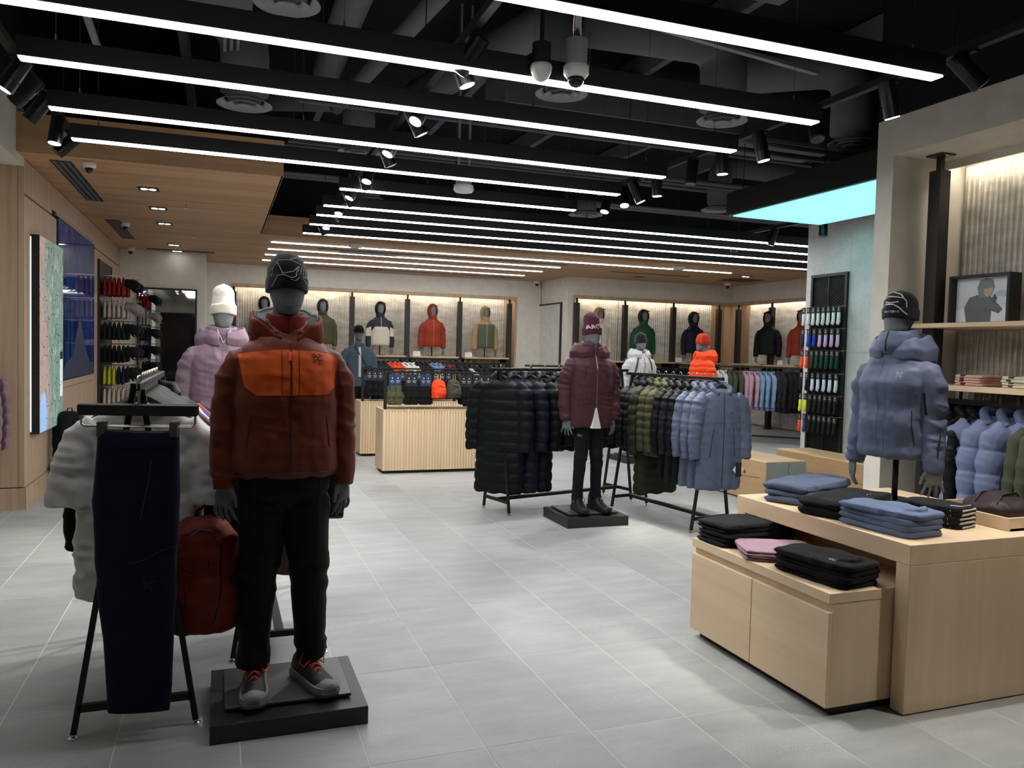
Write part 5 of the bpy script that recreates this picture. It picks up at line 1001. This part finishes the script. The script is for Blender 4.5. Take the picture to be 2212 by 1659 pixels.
# ------------------------------------------------------------------ slatted bins with glove frames
def bin_(x0, x1, y0, y1, h, label):
    t = thing('slatted_bin', label, 'display bin', (x0, y0, 0)); w_, d_ = x1-x0, y1-y0
    ob('side', MB().box(0, .02, .012, d_, .04, h), M_MAPLEZ, t); ob('side', MB().box(w_-.02, w_, .012, d_, .04, h), M_MAPLEZ, t); ob('back', MB().box(.02, w_-.02, d_-.02, d_, .04, h), M_MAPLEZ, t); ob('front_board', MB().box(0.02, w_-.02, .012, .03, .04, h), M_SLAT, t)
    n = int(w_/.0365); sm = MB().box(0, .022, 0, .013, .04, h-.012).mesh('slat'); sm.materials.append(M_SLAT)
    for k in range(n): link('slat', sm, None, t, (k*w_/n+.006, 0, 0))
    ob('rim', MB().box(0, w_, -.002, .022, h-.012, h).box(0, w_, d_-.02, d_+.001, h, h+.002), M_MAPLE, t); ob('plinth_recess', MB().box(.04, w_-.04, .05, d_-.04, 0, .04), M_BLK, t); ob('bin_floor', MB().box(.02, w_-.02, .03, d_-.02, h-.08, h-.07), M_BLK, t)
    ob('frame_post', MB().box(.05, .085, d_/2-.0175, d_/2+.0175, h-.07, 1.23), M_RACK, t); ob('frame_post', MB().box(w_-.085, w_-.05, d_/2-.0175, d_/2+.0175, h-.07, 1.23), M_RACK, t); ob('frame_rail', MB().box(.05, w_-.05, d_/2-.0175, d_/2+.0175, 1.23, 1.255), M_RACK, t)
    return t
bin_(1.87, 3.45, 9.55, 10.03, .79, 'slatted pale wood bin with hanging gloves in front of the other bin'); bin_(1.86, 3.36, 11.15, 11.63, .78, 'slatted pale wood bin standing behind the glove bin')
def glove_me():
    m = MB().tube([(0, 0, -.16), (0, 0, -.22), (0, 0, -.30)], [.042, .040, .052], 12, .45)
    for i in range(4): m.tube([(-.036+.024*i, 0, -.29), (-.040+.027*i, -.004, -.36), (-.041+.028*i, -.010, -.40+(.012 if i in (0, 3) else 0))], [.013, .0125, .010], 8)
    m.tube([(.035, 0, -.24), (.066, -.004, -.28), (.074, -.008, -.33)], [.014, .0135, .010], 8)
    return vox(m, .008, 1, lambda P, N: .003*vnoise(P, 30), 'glove_knit')
GLOVE = glove_me(); CARD = MB().box(-.045, .045, -.006, .002, -.165, -.01).mesh('header_card'); HK = MB().tube([(0, 0, -.012), (0, 0, .01), (0, .02, .025), (0, .035, .012)], .002, 5).mesh('hook')
TXT = MB().box(-.025, .025, -.008, -.006, -.10, -.092).box(-.018, .018, -.008, -.006, -.118, -.112).box(-.008, .008, -.008, -.006, -.07, -.055).mesh('card_text')
M_CARD = plain('card_black', C('1b1e23'), .6); M_CARDB = plain('card_navy', C('1d3350'), .6)
def gloves(x, y, z, rz, mat, card, label):
    t = thing('glove_pair', label, 'gloves', (x, y, z), rz, 'gloves on the bin frames')
    link('glove', GLOVE, mat, t, (.016, -.006, 0), (0, 0, .1)); link('glove', GLOVE, mat, t, (-.016, .022, 0), (0, 0, -.1), (-1, 1, 1)); c = link('header_card', CARD, card, t); link('card_text', TXT, M_LOGOW, c); link('hook', HK, M_WIRE, t)
M_GO = fabric('glove_olive', C('4a4d36'), .9); M_GB = fabric('glove_black', C('0e0f12'), .85)
for i, x in enumerate((2.02, 2.09)): gloves(x, 9.78, 1.23, .2, M_GO, M_CARDB, 'olive gloves on a navy header card hanging over the front bin')
for i, x in enumerate((2.23, 2.30)): gloves(x, 9.78, 1.23, .15, M_GB, M_CARD, 'black gloves on a black card beside the olive gloves')
for i, x in enumerate((2.42, 2.48)): gloves(x, 9.78, 1.23, .2, M_GB, M_CARDB, 'black mittens on a navy card beside the orange pouch')
for i, x in enumerate((2.95, 3.02, 3.12, 3.19, 3.28)): gloves(x, 9.78, 1.23, .15, M_GB, M_CARD, 'black gloves on a black card beside the olive pouch')
for i, x in enumerate((2.02, 2.10, 2.18)): gloves(x, 11.39, 1.23, .15, M_GB, M_CARD, 'black printed gloves hanging over the rear bin by its post')
for i, x in enumerate((2.5, 2.62, 2.75, 2.88, 3.0, 3.1, 3.2)): gloves(x, 11.39, 1.23, .15, M_GB, M_CARD, 'black gloves in the crowded row over the rear bin')
def pouch(x, mat, acc, label):
    t = thing('small_pack', label, 'bag', (x, 9.77, 1.0), .5); link('shell', BP, mat, t, (0, 0, -.09), scale=(.62, .7, .52)); ob('loop', MB().tube([(-.02, 0, .14), (-.02, 0, .22), (.02, 0, .22), (.02, 0, .14)], .005, 6), acc, t); ob('front_zip', MB().tube([(-.06, -.062, .10), (.02, -.075, .08), (.06, -.068, .0)], .004, 6), acc, t)
pouch(2.62, fabric('pouch_orange', C('e8421d'), .6), plain('zip_yellow', C('e0b040'), .5), 'bright orange pouch hanging among the gloves'); pouch(2.82, fabric('pouch_olive', C('3d3b30'), .7), fabric('pouch_tan', C('a1845c'), .7), 'olive and tan pouch hanging beside the orange one')
# blue overshirt mannequin with cap
plinth((2.12, 13.0, 0), 0, 'black plinth under the blue overshirt mannequin')
bm_ = mannequin('mannequin in blue overshirt, white tee, black cap and crossbody bag', (2.12, 13.0, HZ), .05, scale=.985)
JC = vox(jacket_mb(.82, 1.05, 1.0, 1.12, 1.03, .885, top=1.50), .011, 2, folds(.007, seed=51), 'overshirt'); jk = link('overshirt', JC, F['slate'], bm_); JCB = bvh_of(JC); ob('tee_front', strokes(JCB, [[(0, 1.46), (0, .98)]], .028, .02, -.014), F['white'], bm_)
for s in (-1, 1): ob('collar_flap', MB().cbox((s*.055, -.075, 1.50), .07, .012, .045, Matrix.Rotation(s*.6, 3, 'Y')), F['slate'], jk)
ob('bag_strap', strokes(JCB, [[(-.08, 1.48), (.0, 1.34), (.1, 1.17)]], .012, .02, 0), M_BLK, bm_); ob('crossbody_bag', MB().ell((.14, -.17, 1.10), .09, .045, .065), F['black'], bm_, smooth=True); link('trousers', TR, M_TRB, bm_); add_shoes(bm_, M_BLK, M_BLK, M_BLK, M_BLK); link('cap', CAP, F['black'], bm_)
# ------------------------------------------------------------------ torsos on the wall shelves
JS = vox(ringtube(jacket_mb(.91, 1.0, 1.0, 1.05, 1.0, .865), 1.56, .08, .086, .016, .05), .010, 2, folds(.006, seed=61), 'jacket'); JSB = bvh_of(JS)
def torso(x, y, rz, mat, hmat, label, zip_=None, sleeves=None, zoff=1.38-.70, **k):
    t = mannequin(label, (x, y, zoff), rz, bust=True, name='torso_mannequin'); jk = link('jacket', JS, mat, t); link('hood', HOODUP, hmat, jk)
    ob('zipper', strokes(JSB, [[(0, 1.52), (0, .93)]], .005, .03), zip_ or M_BLK, jk); ob('pole', MB().cyl((0, .02, .71), (0, .02, .92), .014, n=10), M_RACK, t); ob('base_plate', MB().box(-.1, .1, -.1, .1, .70, .71), M_RACK, t); return t
def two(name, A, B, polys): return twotone(name, A, B, [cw(p) for p in polys], .6)
TY_ = 16.80; ofs = .0
m_nc = two('shell_navy_cream', C('20222a'), C('c9bfae'), [[(-.13, 1.30), (.13, 1.30), (.2, 1.2), (.2, .9), (-.2, .9), (-.2, 1.2)], [(-.4, 1.22), (-.2, 1.30), (-.2, 1.1), (-.4, 1.1)], [(.2, 1.30), (.4, 1.22), (.4, 1.1), (.2, 1.1)]])
m_co = two('shell_camo_olive', C('a08456'), C('4f5340'), [[(-.19, 1.43), (.19, 1.43), (.2, 1.2), (.2, .9), (-.2, .9), (-.2, 1.2)]])
torso(.83, TY_, .0, N_['black'], N_['black'], 'black jacket torso on the wall shelf half hidden by the rust mannequin'); torso(1.99, TY_, 0, N_['olive'], N_['darkolive'], 'olive hooded jacket torso on the wall shelf'); torso(3.19, TY_, 0, m_nc, N_['black'], 'navy and cream hooded torso on the wall shelf', F['cream']); torso(4.33, TY_, 0, N_['rust'], N_['rust'], 'rust red hooded torso with bright zip on the wall shelf', M_ORZ); torso(5.54, TY_, 0, m_co, F['tan'], 'olive torso with camouflage sleeves on the wall shelf', N_['silver'])
torso(7.62, 15.32, 0, N_['cream'], F['tan'], 'cream patterned torso behind the burgundy mannequin'); torso(8.70, 15.32, 0, N_['green'], N_['darkolive'], 'green hooded torso on the wall shelf'); torso(9.98, 15.32, 0, N_['navy'], N_['navy'], 'navy hooded torso on the wall shelf'); torso(10.93, 13.95, -PI/2+.5, N_['black'], N_['black'], 'black hooded torso on the side wall shelf'); torso(10.93, 12.9, -PI/2+.5, N_['rust'], N_['rust'], 'rust hooded parka torso on the side wall shelf')
def card(x, y, z, rz, label):
    t = thing('price_card', label, 'sign', (x, y, z), rz); ob('card', MB().box(-.08, .08, -.004, .004, 0, .10), M_PAPER, t); ob('text_block', MB().box(-.06, .0, -.006, -.004, .07, .08).box(-.04, .03, -.006, -.004, .04, .045), M_DIFF, t); ob('easel', MB().box(-.03, .03, .004, .03, 0, .01), M_PAPER, t)
card(3.975, 16.72, 1.381, 0, 'white card on the shelf beside the red torso'); card(5.14, 16.72, 1.381, 0, 'white card on the shelf beside the camouflage torso'); card(9.55, 15.22, 1.381, 0, 'white card on the shelf beside the navy torso'); card(10.84, 13.42, 1.381, -PI/2, 'white card on the side wall shelf between two torsos')
# ------------------------------------------------------------------ left wall: map, video wall, hat display, mirror
t = thing('map_lightbox', 'tall backlit terrain map in a deep black box on the timber wall', 'light box', (LX+.004, 8.43, 0))
ob('box', MB().box(.0, .072, 0, 1.16, .66, 2.51), M_BLK, t)
mm, N, L, b = nt('map_print'); v = coords(N, L, 'Object', (1, 1, 1)); f = noise(N, L, coords(N, L, 'Object', (1, 2.2, .9)), 9, 10, .78); g = noise(N, L, v, 1.6, 2)
mx = N.new('ShaderNodeMix'); mx.data_type = 'RGBA'; sep = N.new('ShaderNodeSeparateXYZ'); L.new(v, sep.inputs[0]); ad = N.new('ShaderNodeMath'); ad.operation = 'MULTIPLY_ADD'; ad.inputs[1].default_value = .9; L.new(sep.outputs[1], ad.inputs[0]); L.new(g, ad.inputs[2])
th = ramp(N, L, ad.outputs[0], [(.62, (1, 1, 1)), (.9, (0, 0, 0))])
L.new(th, mx.inputs['Factor']); L.new(ramp(N, L, f, [(.42, C('456b5e')), (.48, C('8fae9f')), (.53, C('557b6c')), (.58, C('c4cfc4'))]), mx.inputs['A']); L.new(ramp(N, L, f, [(.42, C('a07a76')), (.5, C('c9afa6')), (.58, C('a98d84'))]), mx.inputs['B'])
L.new(mx.outputs['Result'], b.inputs['Base Color']); L.new(mx.outputs['Result'], b.inputs['Emission Color']); b.inputs['Emission Strength'].default_value = .22
mp = ob('map_sheet', MB().box(.072, .076, .004, 1.156, .664, 2.506), mm, t)
ob('lake', MB().add([(.0765, y, z) for y, z in ((.02, .67), (.30, .67), (.34, .85), (.22, 1.05), (.05, 1.02), (.02, .9))], [(0, 1, 2, 3, 4, 5)]), emis('lake_blue', C('8fb9ea'), .35), mp)
ob('legend', MB().add([(.0765, y, z) for y, z in ((.98, .95), (1.13, .95), (1.13, 1.42), (.98, 1.42))], [(0, 1, 2, 3)]), emis('legend_white', C('cfd9de'), .35), mp); ob('legend_title', MB().add([(.077, y, z) for y, z in ((.98, 1.34), (1.13, 1.34), (1.13, 1.42), (.98, 1.42))], [(0, 1, 2, 3)]), M_CARD, mp)
dots = MB()
for k in range(110):
    y, z = random.uniform(.1, 1.12), random.uniform(.75, 2.45); w_ = random.choice((.012, .02, .035)); dots.box(.0762, .0768, y, y+w_, z, z+.012)
stuff(ob('place_names', dots, M_CARD, mp)); ob('edge_glow', MB().box(-.001, .006, -.006, -.001, .68, 2.49), emis('edge_glow', (.75, .88, 1), .9), t)
t = thing('video_wall', 'dark blue video wall of six tiled screens showing a mountain', 'screen', (LX, 9.72, 0))
m, N, L, b = nt('screen_blue'); v = coords(N, L, 'Generated'); f = noise(N, L, coords(N, L, 'Object', (1, 3, .8)), 2.5, 5); L.new(ramp(N, L, f, [(.35, C('0d1426')), (.6, C('1c2b55')), (.75, C('2b3c6c'))]), b.inputs['Base Color']); L.new(ramp(N, L, f, [(.35, C('0d1426')), (.6, C('1c2b55')), (.75, C('2b3c6c'))]), b.inputs['Emission Color']); b.inputs['Emission Strength'].default_value = .35; b.inputs['Roughness'].default_value = .05; b.inputs['Specular IOR Level'].default_value = .08
for k in range(3):
    for z0, z1 in ((1.09, 1.70), (1.70, 2.865)):
        s = ob('screen_panel', MB().box(.0, .012, .02+k*.865, .02+(k+1)*.865-.004, z0+.002, z1-.002), m, t)
for pts, nm in ((((.1, 1.1), (2.55, 1.1), (2.3, 1.2), (1.75, 1.5), (1.45, 1.85), (1.25, 1.7), (.9, 1.35), (.5, 1.3)), 'mountain'),):
    ob(nm, MB().add([(.0128, y, z) for y, z in pts], [tuple(range(len(pts)))]), emis('mountain_dark', C('141a2c'), .5), t)
HATD = t = thing('hat_display', 'black slatted panel of caps and headbands on the timber wall', 'display panel', (LX, 12.74, 0)); ob('panel', MB().box(.0, .02, 0, 1.34, .56, 2.71), M_BLK, t); ob('frame', MB().box(.0, .03, -.02, 0, .56, 2.71).box(0, .03, 1.34, 1.36, .56, 2.71), M_BLK2, t)
rows = [(2.42, 'red', 'd', 8), (2.08, 'cream', 'c', 7), (1.76, 'darkgreen', 'g', 7), (1.42, 'black', 'k', 7), (1.10, 'yellow', 'y', 7), (.78, 'beige', 'b', 7)]
capm = dict(red=fabric('hat_red', C('9c2a24'), .9), cream=fabric('hat_cream', C('c9b8ae'), .9), darkgreen=fabric('hat_green', C('20291f'), .9), black=fabric('hat_black', C('1a1b1d'), .9), yellow=fabric('hat_yellow', C('c9c43a'), .9), beige=fabric('hat_beige', C('cfbfae'), .9), navy=fabric('hat_navy', C('1d2340'), .9), grey=fabric('hat_grey', C('8e8c88'), .9))
HCAP = CAP.copy()
for v in HCAP.vertices: v.co.z -= 1.80
BN2 = BEANIE.copy(); 
for v in BN2.vertices: v.co.z -= 1.80
for z, cn, kk, n in rows:
    for py in (13.02, 13.62):
        pg = None
        for k in range(7):
            cap_ = k > 4; c = cn
            if cn == 'yellow' and k > 2: c = 'navy'
            if cap_: c = {'red': 'black', 'cream': 'grey', 'darkgreen': 'black', 'black': 'black', 'yellow': 'black', 'beige': 'grey'}[cn]
            word = {'darkgreen': 'dark green'}.get(c, c); rw = {'darkgreen': 'dark green'}.get(cn, cn)
            t = thing('baseball_cap' if cap_ else 'beanie', ('%s cap at the peg tip in the %s hat row' if cap_ else '%s beanie hung in the %s hat row') % (word, rw), 'cap' if cap_ else 'beanie', (LX+.06+.062*k+(.03 if cap_ else 0), py, z), PI/2 if cap_ else PI/2, 'hats in the %s row' % rw)
            if cap_: link('crown', HCAP, capm[c], t, (0, 0, -.01), (.5, 0, 0), (1.05, .9, 1.05))
            else: link('knit', BN2, capm[c], t, (0, 0, .0), (0, .06*(k % 2), 0), (1.1, .27, 1.55))
            ob('peg', MB().cyl((0, 0, .075), (0, .05, .075), .004, n=6), M_CHROME, t)
            if c == 'navy': link('lettering', text_mesh('R', .09), M_LOGOW, t, (0, -.04, -.11), (PI/2, 0, 0))
        ob('peg_rail', MB().cyl((.0, py-12.74, z+.08), (.50, py-12.74, z+.08), .005, n=6), M_CHROME, HATD)
def mirror(loc, rz, w_, z0, z1, label, lean=0):
    t = thing('wall_mirror', label, 'mirror', loc, rz); ob('frame', MB().box(-w_/2, -w_/2+.03, -.045, 0, z0, z1).box(w_/2-.03, w_/2, -.045, 0, z0, z1).box(-w_/2+.03, w_/2-.03, -.045, 0, z1-.03, z1).box(-w_/2+.03, w_/2-.03, -.045, 0, z0, z0+.03), M_BLK2, t); ob('glass', MB().box(-w_/2+.03, w_/2-.03, -.02, -.012, z0+.03, z1-.03), M_MIRROR, t)
mirror((-.885, 15.4, 0), 0, .98, .10, 2.50, 'wide dark framed mirror on the white wall beside the hat display'); mirror((6.95, 16.5, 0), -PI/2, 1.45, .12, 2.62, 'narrow dark framed mirror between the two wall displays')
# bag leaning on the timber wall
t = thing('backpack', 'black backpack standing on the floor against the timber wall', 'backpack', (-1.46, 9.35, .30), .6); link('shell', BP, F['black'], t, (0, 0, 0), scale=(1.1, 1.1, 1.05)); ob('handle', MB().tube([(-.03, .02, .47), (-.02, .02, .53), (.02, .02, .53), (.03, .02, .47)], .008, 6), M_BLK, t)
t = thing('storage_bin', 'black tub with a mint green lid standing by the timber wall', 'tub', (-1.46, 9.30, 0), .2); ob('tub', MB().loft([sring(z, a, a*.8, 0, n=24, p=5) for z, a in ((0, .14), (.24, .16))]), M_BLK, t, smooth=True); ob('lid', MB().loft([sring(z, a, a*.8, 0, n=24, p=5) for z, a in ((.24, .17), (.275, .17), (.29, .15))]), plain('lid_mint', C('5fd3a3'), .5), t, smooth=True); ob('handle', MB().box(-.04, .04, -.01, .01, .288, .30), M_BLK, t)
# jacket hanging in the left alcove
t = thing('hanging_rail', 'black rail in the alcove beside the timber end wall', 'rail', (-2.04, 6.4, 0)); ob('rail', MB().box(-.015, .015, -1, 1.79, 1.36, 1.39), M_BLK, t); ob('bracket', MB().box(-.015, .015, 1.77, 1.8, 1.2, 1.42), M_BLK, t)
for i in range(3): garment('longpuffer', 'jacket', (N_['mauve'], N_['burgundy'], N_['mauve'])[i], (-2.04, 7.92-.14*i, 1.392), -.1, ('mauve long jacket hanging in the alcove beside the timber end wall', 'plum long jacket between two mauve ones in the alcove', 'mauve long jacket hanging deeper in the alcove')[i], 'jacket', 'jackets in the alcove')
# ------------------------------------------------------------------ sock display on the pier
t = thing('sock_display', 'black expanded-metal display panel on the concrete pier', 'display panel', (6.845, 7.62, 0), -PI/2)
ob('frame', MB().box(-.30, -.265, -.03, 0, .12, 2.56).box(.265, .30, -.03, 0, .12, 2.56).box(-.265, .265, -.03, 0, 2.525, 2.56).box(-.265, .265, -.03, 0, .12, .155), M_BLK, t); ob('backing', MB().box(-.265, .265, -.006, -.001, .155, 2.525), plain('panel_void', C('101112'), .9), t)
lm = MB()
for s in (-1, 1):
    z = .155-.3
    while z < 2.53:
        x0, x1 = -.265, .265; za, zb = (z, z+.30) if s > 0 else (z+.30, z)
        a, b2 = Vector((x0, -.018, za)), Vector((x1, -.018, zb))
        lo, hi = .155, 2.525
        if min(za, zb) >= lo and max(za, zb) <= hi: lm.beam(a, b2, .004, .004)
        z += .034
stuff(ob('expanded_mesh', lm, M_RACK, t)); ob('centre_bar', MB().box(-.008, .008, -.026, -.018, .155, 2.525), M_RACK, t)
def sock_me():
    m = MB().tube([(0, 0, -.07), (0, 0, -.13), (0, -.002, -.165), (-.012, -.004, -.195)], [.028, .029, .032, .026], 10, .45); return m.mesh('sock', True)
SOCK = sock_me(); SC_ = MB().box(-.032, .032, -.004, .004, -.075, .0).mesh('sock_card'); ST = MB().box(-.015, .015, -.006, -.004, -.05, -.042).box(-.01, .01, -.006, -.004, -.03, -.02).mesh('card_text')
sm = {k: fabric('sock_'+k, C(v), .95) for k, v in dict(white='d9dcdb', lilac='c9a9cf', royal='2743b8', navy='1d2740', green='17402e', orange='ee4a25', pale='c5d3df', black='17181b', yellow='d8e01f', denim='3b4a6e').items()}
srow = [(2.16, ['white']*8), (1.90, ['navy', 'royal', 'royal', 'lilac', 'lilac', 'lilac', 'lilac']), (1.64, ['orange', 'orange', 'green', 'green', 'green', 'green', 'green', 'green']), (1.37, ['black', 'black', 'pale', 'pale', 'pale', 'pale', 'pale']), (1.11, ['yellow', 'yellow', 'black', 'black', 'black', 'black', 'black', 'black']), (.86, ['orange', 'denim', 'black', 'black', 'black', 'black', 'black', 'black'])]
rowname = ['white', 'royal blue and lilac', 'orange and green', 'pale blue', 'yellow', 'denim']
for r, (z, cs) in enumerate(srow):
    for k, cn in enumerate(cs):
        x = -.33+.60*k/(len(cs)-1)*.98; p = Vector((6.845, 7.62, 0))+Matrix.Rotation(-PI/2, 3, 'Z') @ Vector((x+.03, -.12, z))
        t = thing('sock_pair', '%s socks in the %s row of the sock panel' % ({'royal': 'royal blue', 'pale': 'pale blue'}.get(cn, cn), rowname[r]), 'socks', p, -PI/2-.15, '%s socks in the %s row' % (cn, rowname[r]))
        link('sock', SOCK, sm[cn], t, scale=(1, 1, 1.1)); c = link('header_card', SC_, M_CARD, t); link('card_text', ST, M_LOGOW, c); ob('peg', MB().cyl((0, -.01, -.005), (0, .10, .0), .003, n=5), M_CHROME, t)
bpy.data.scenes.remove(TMP)
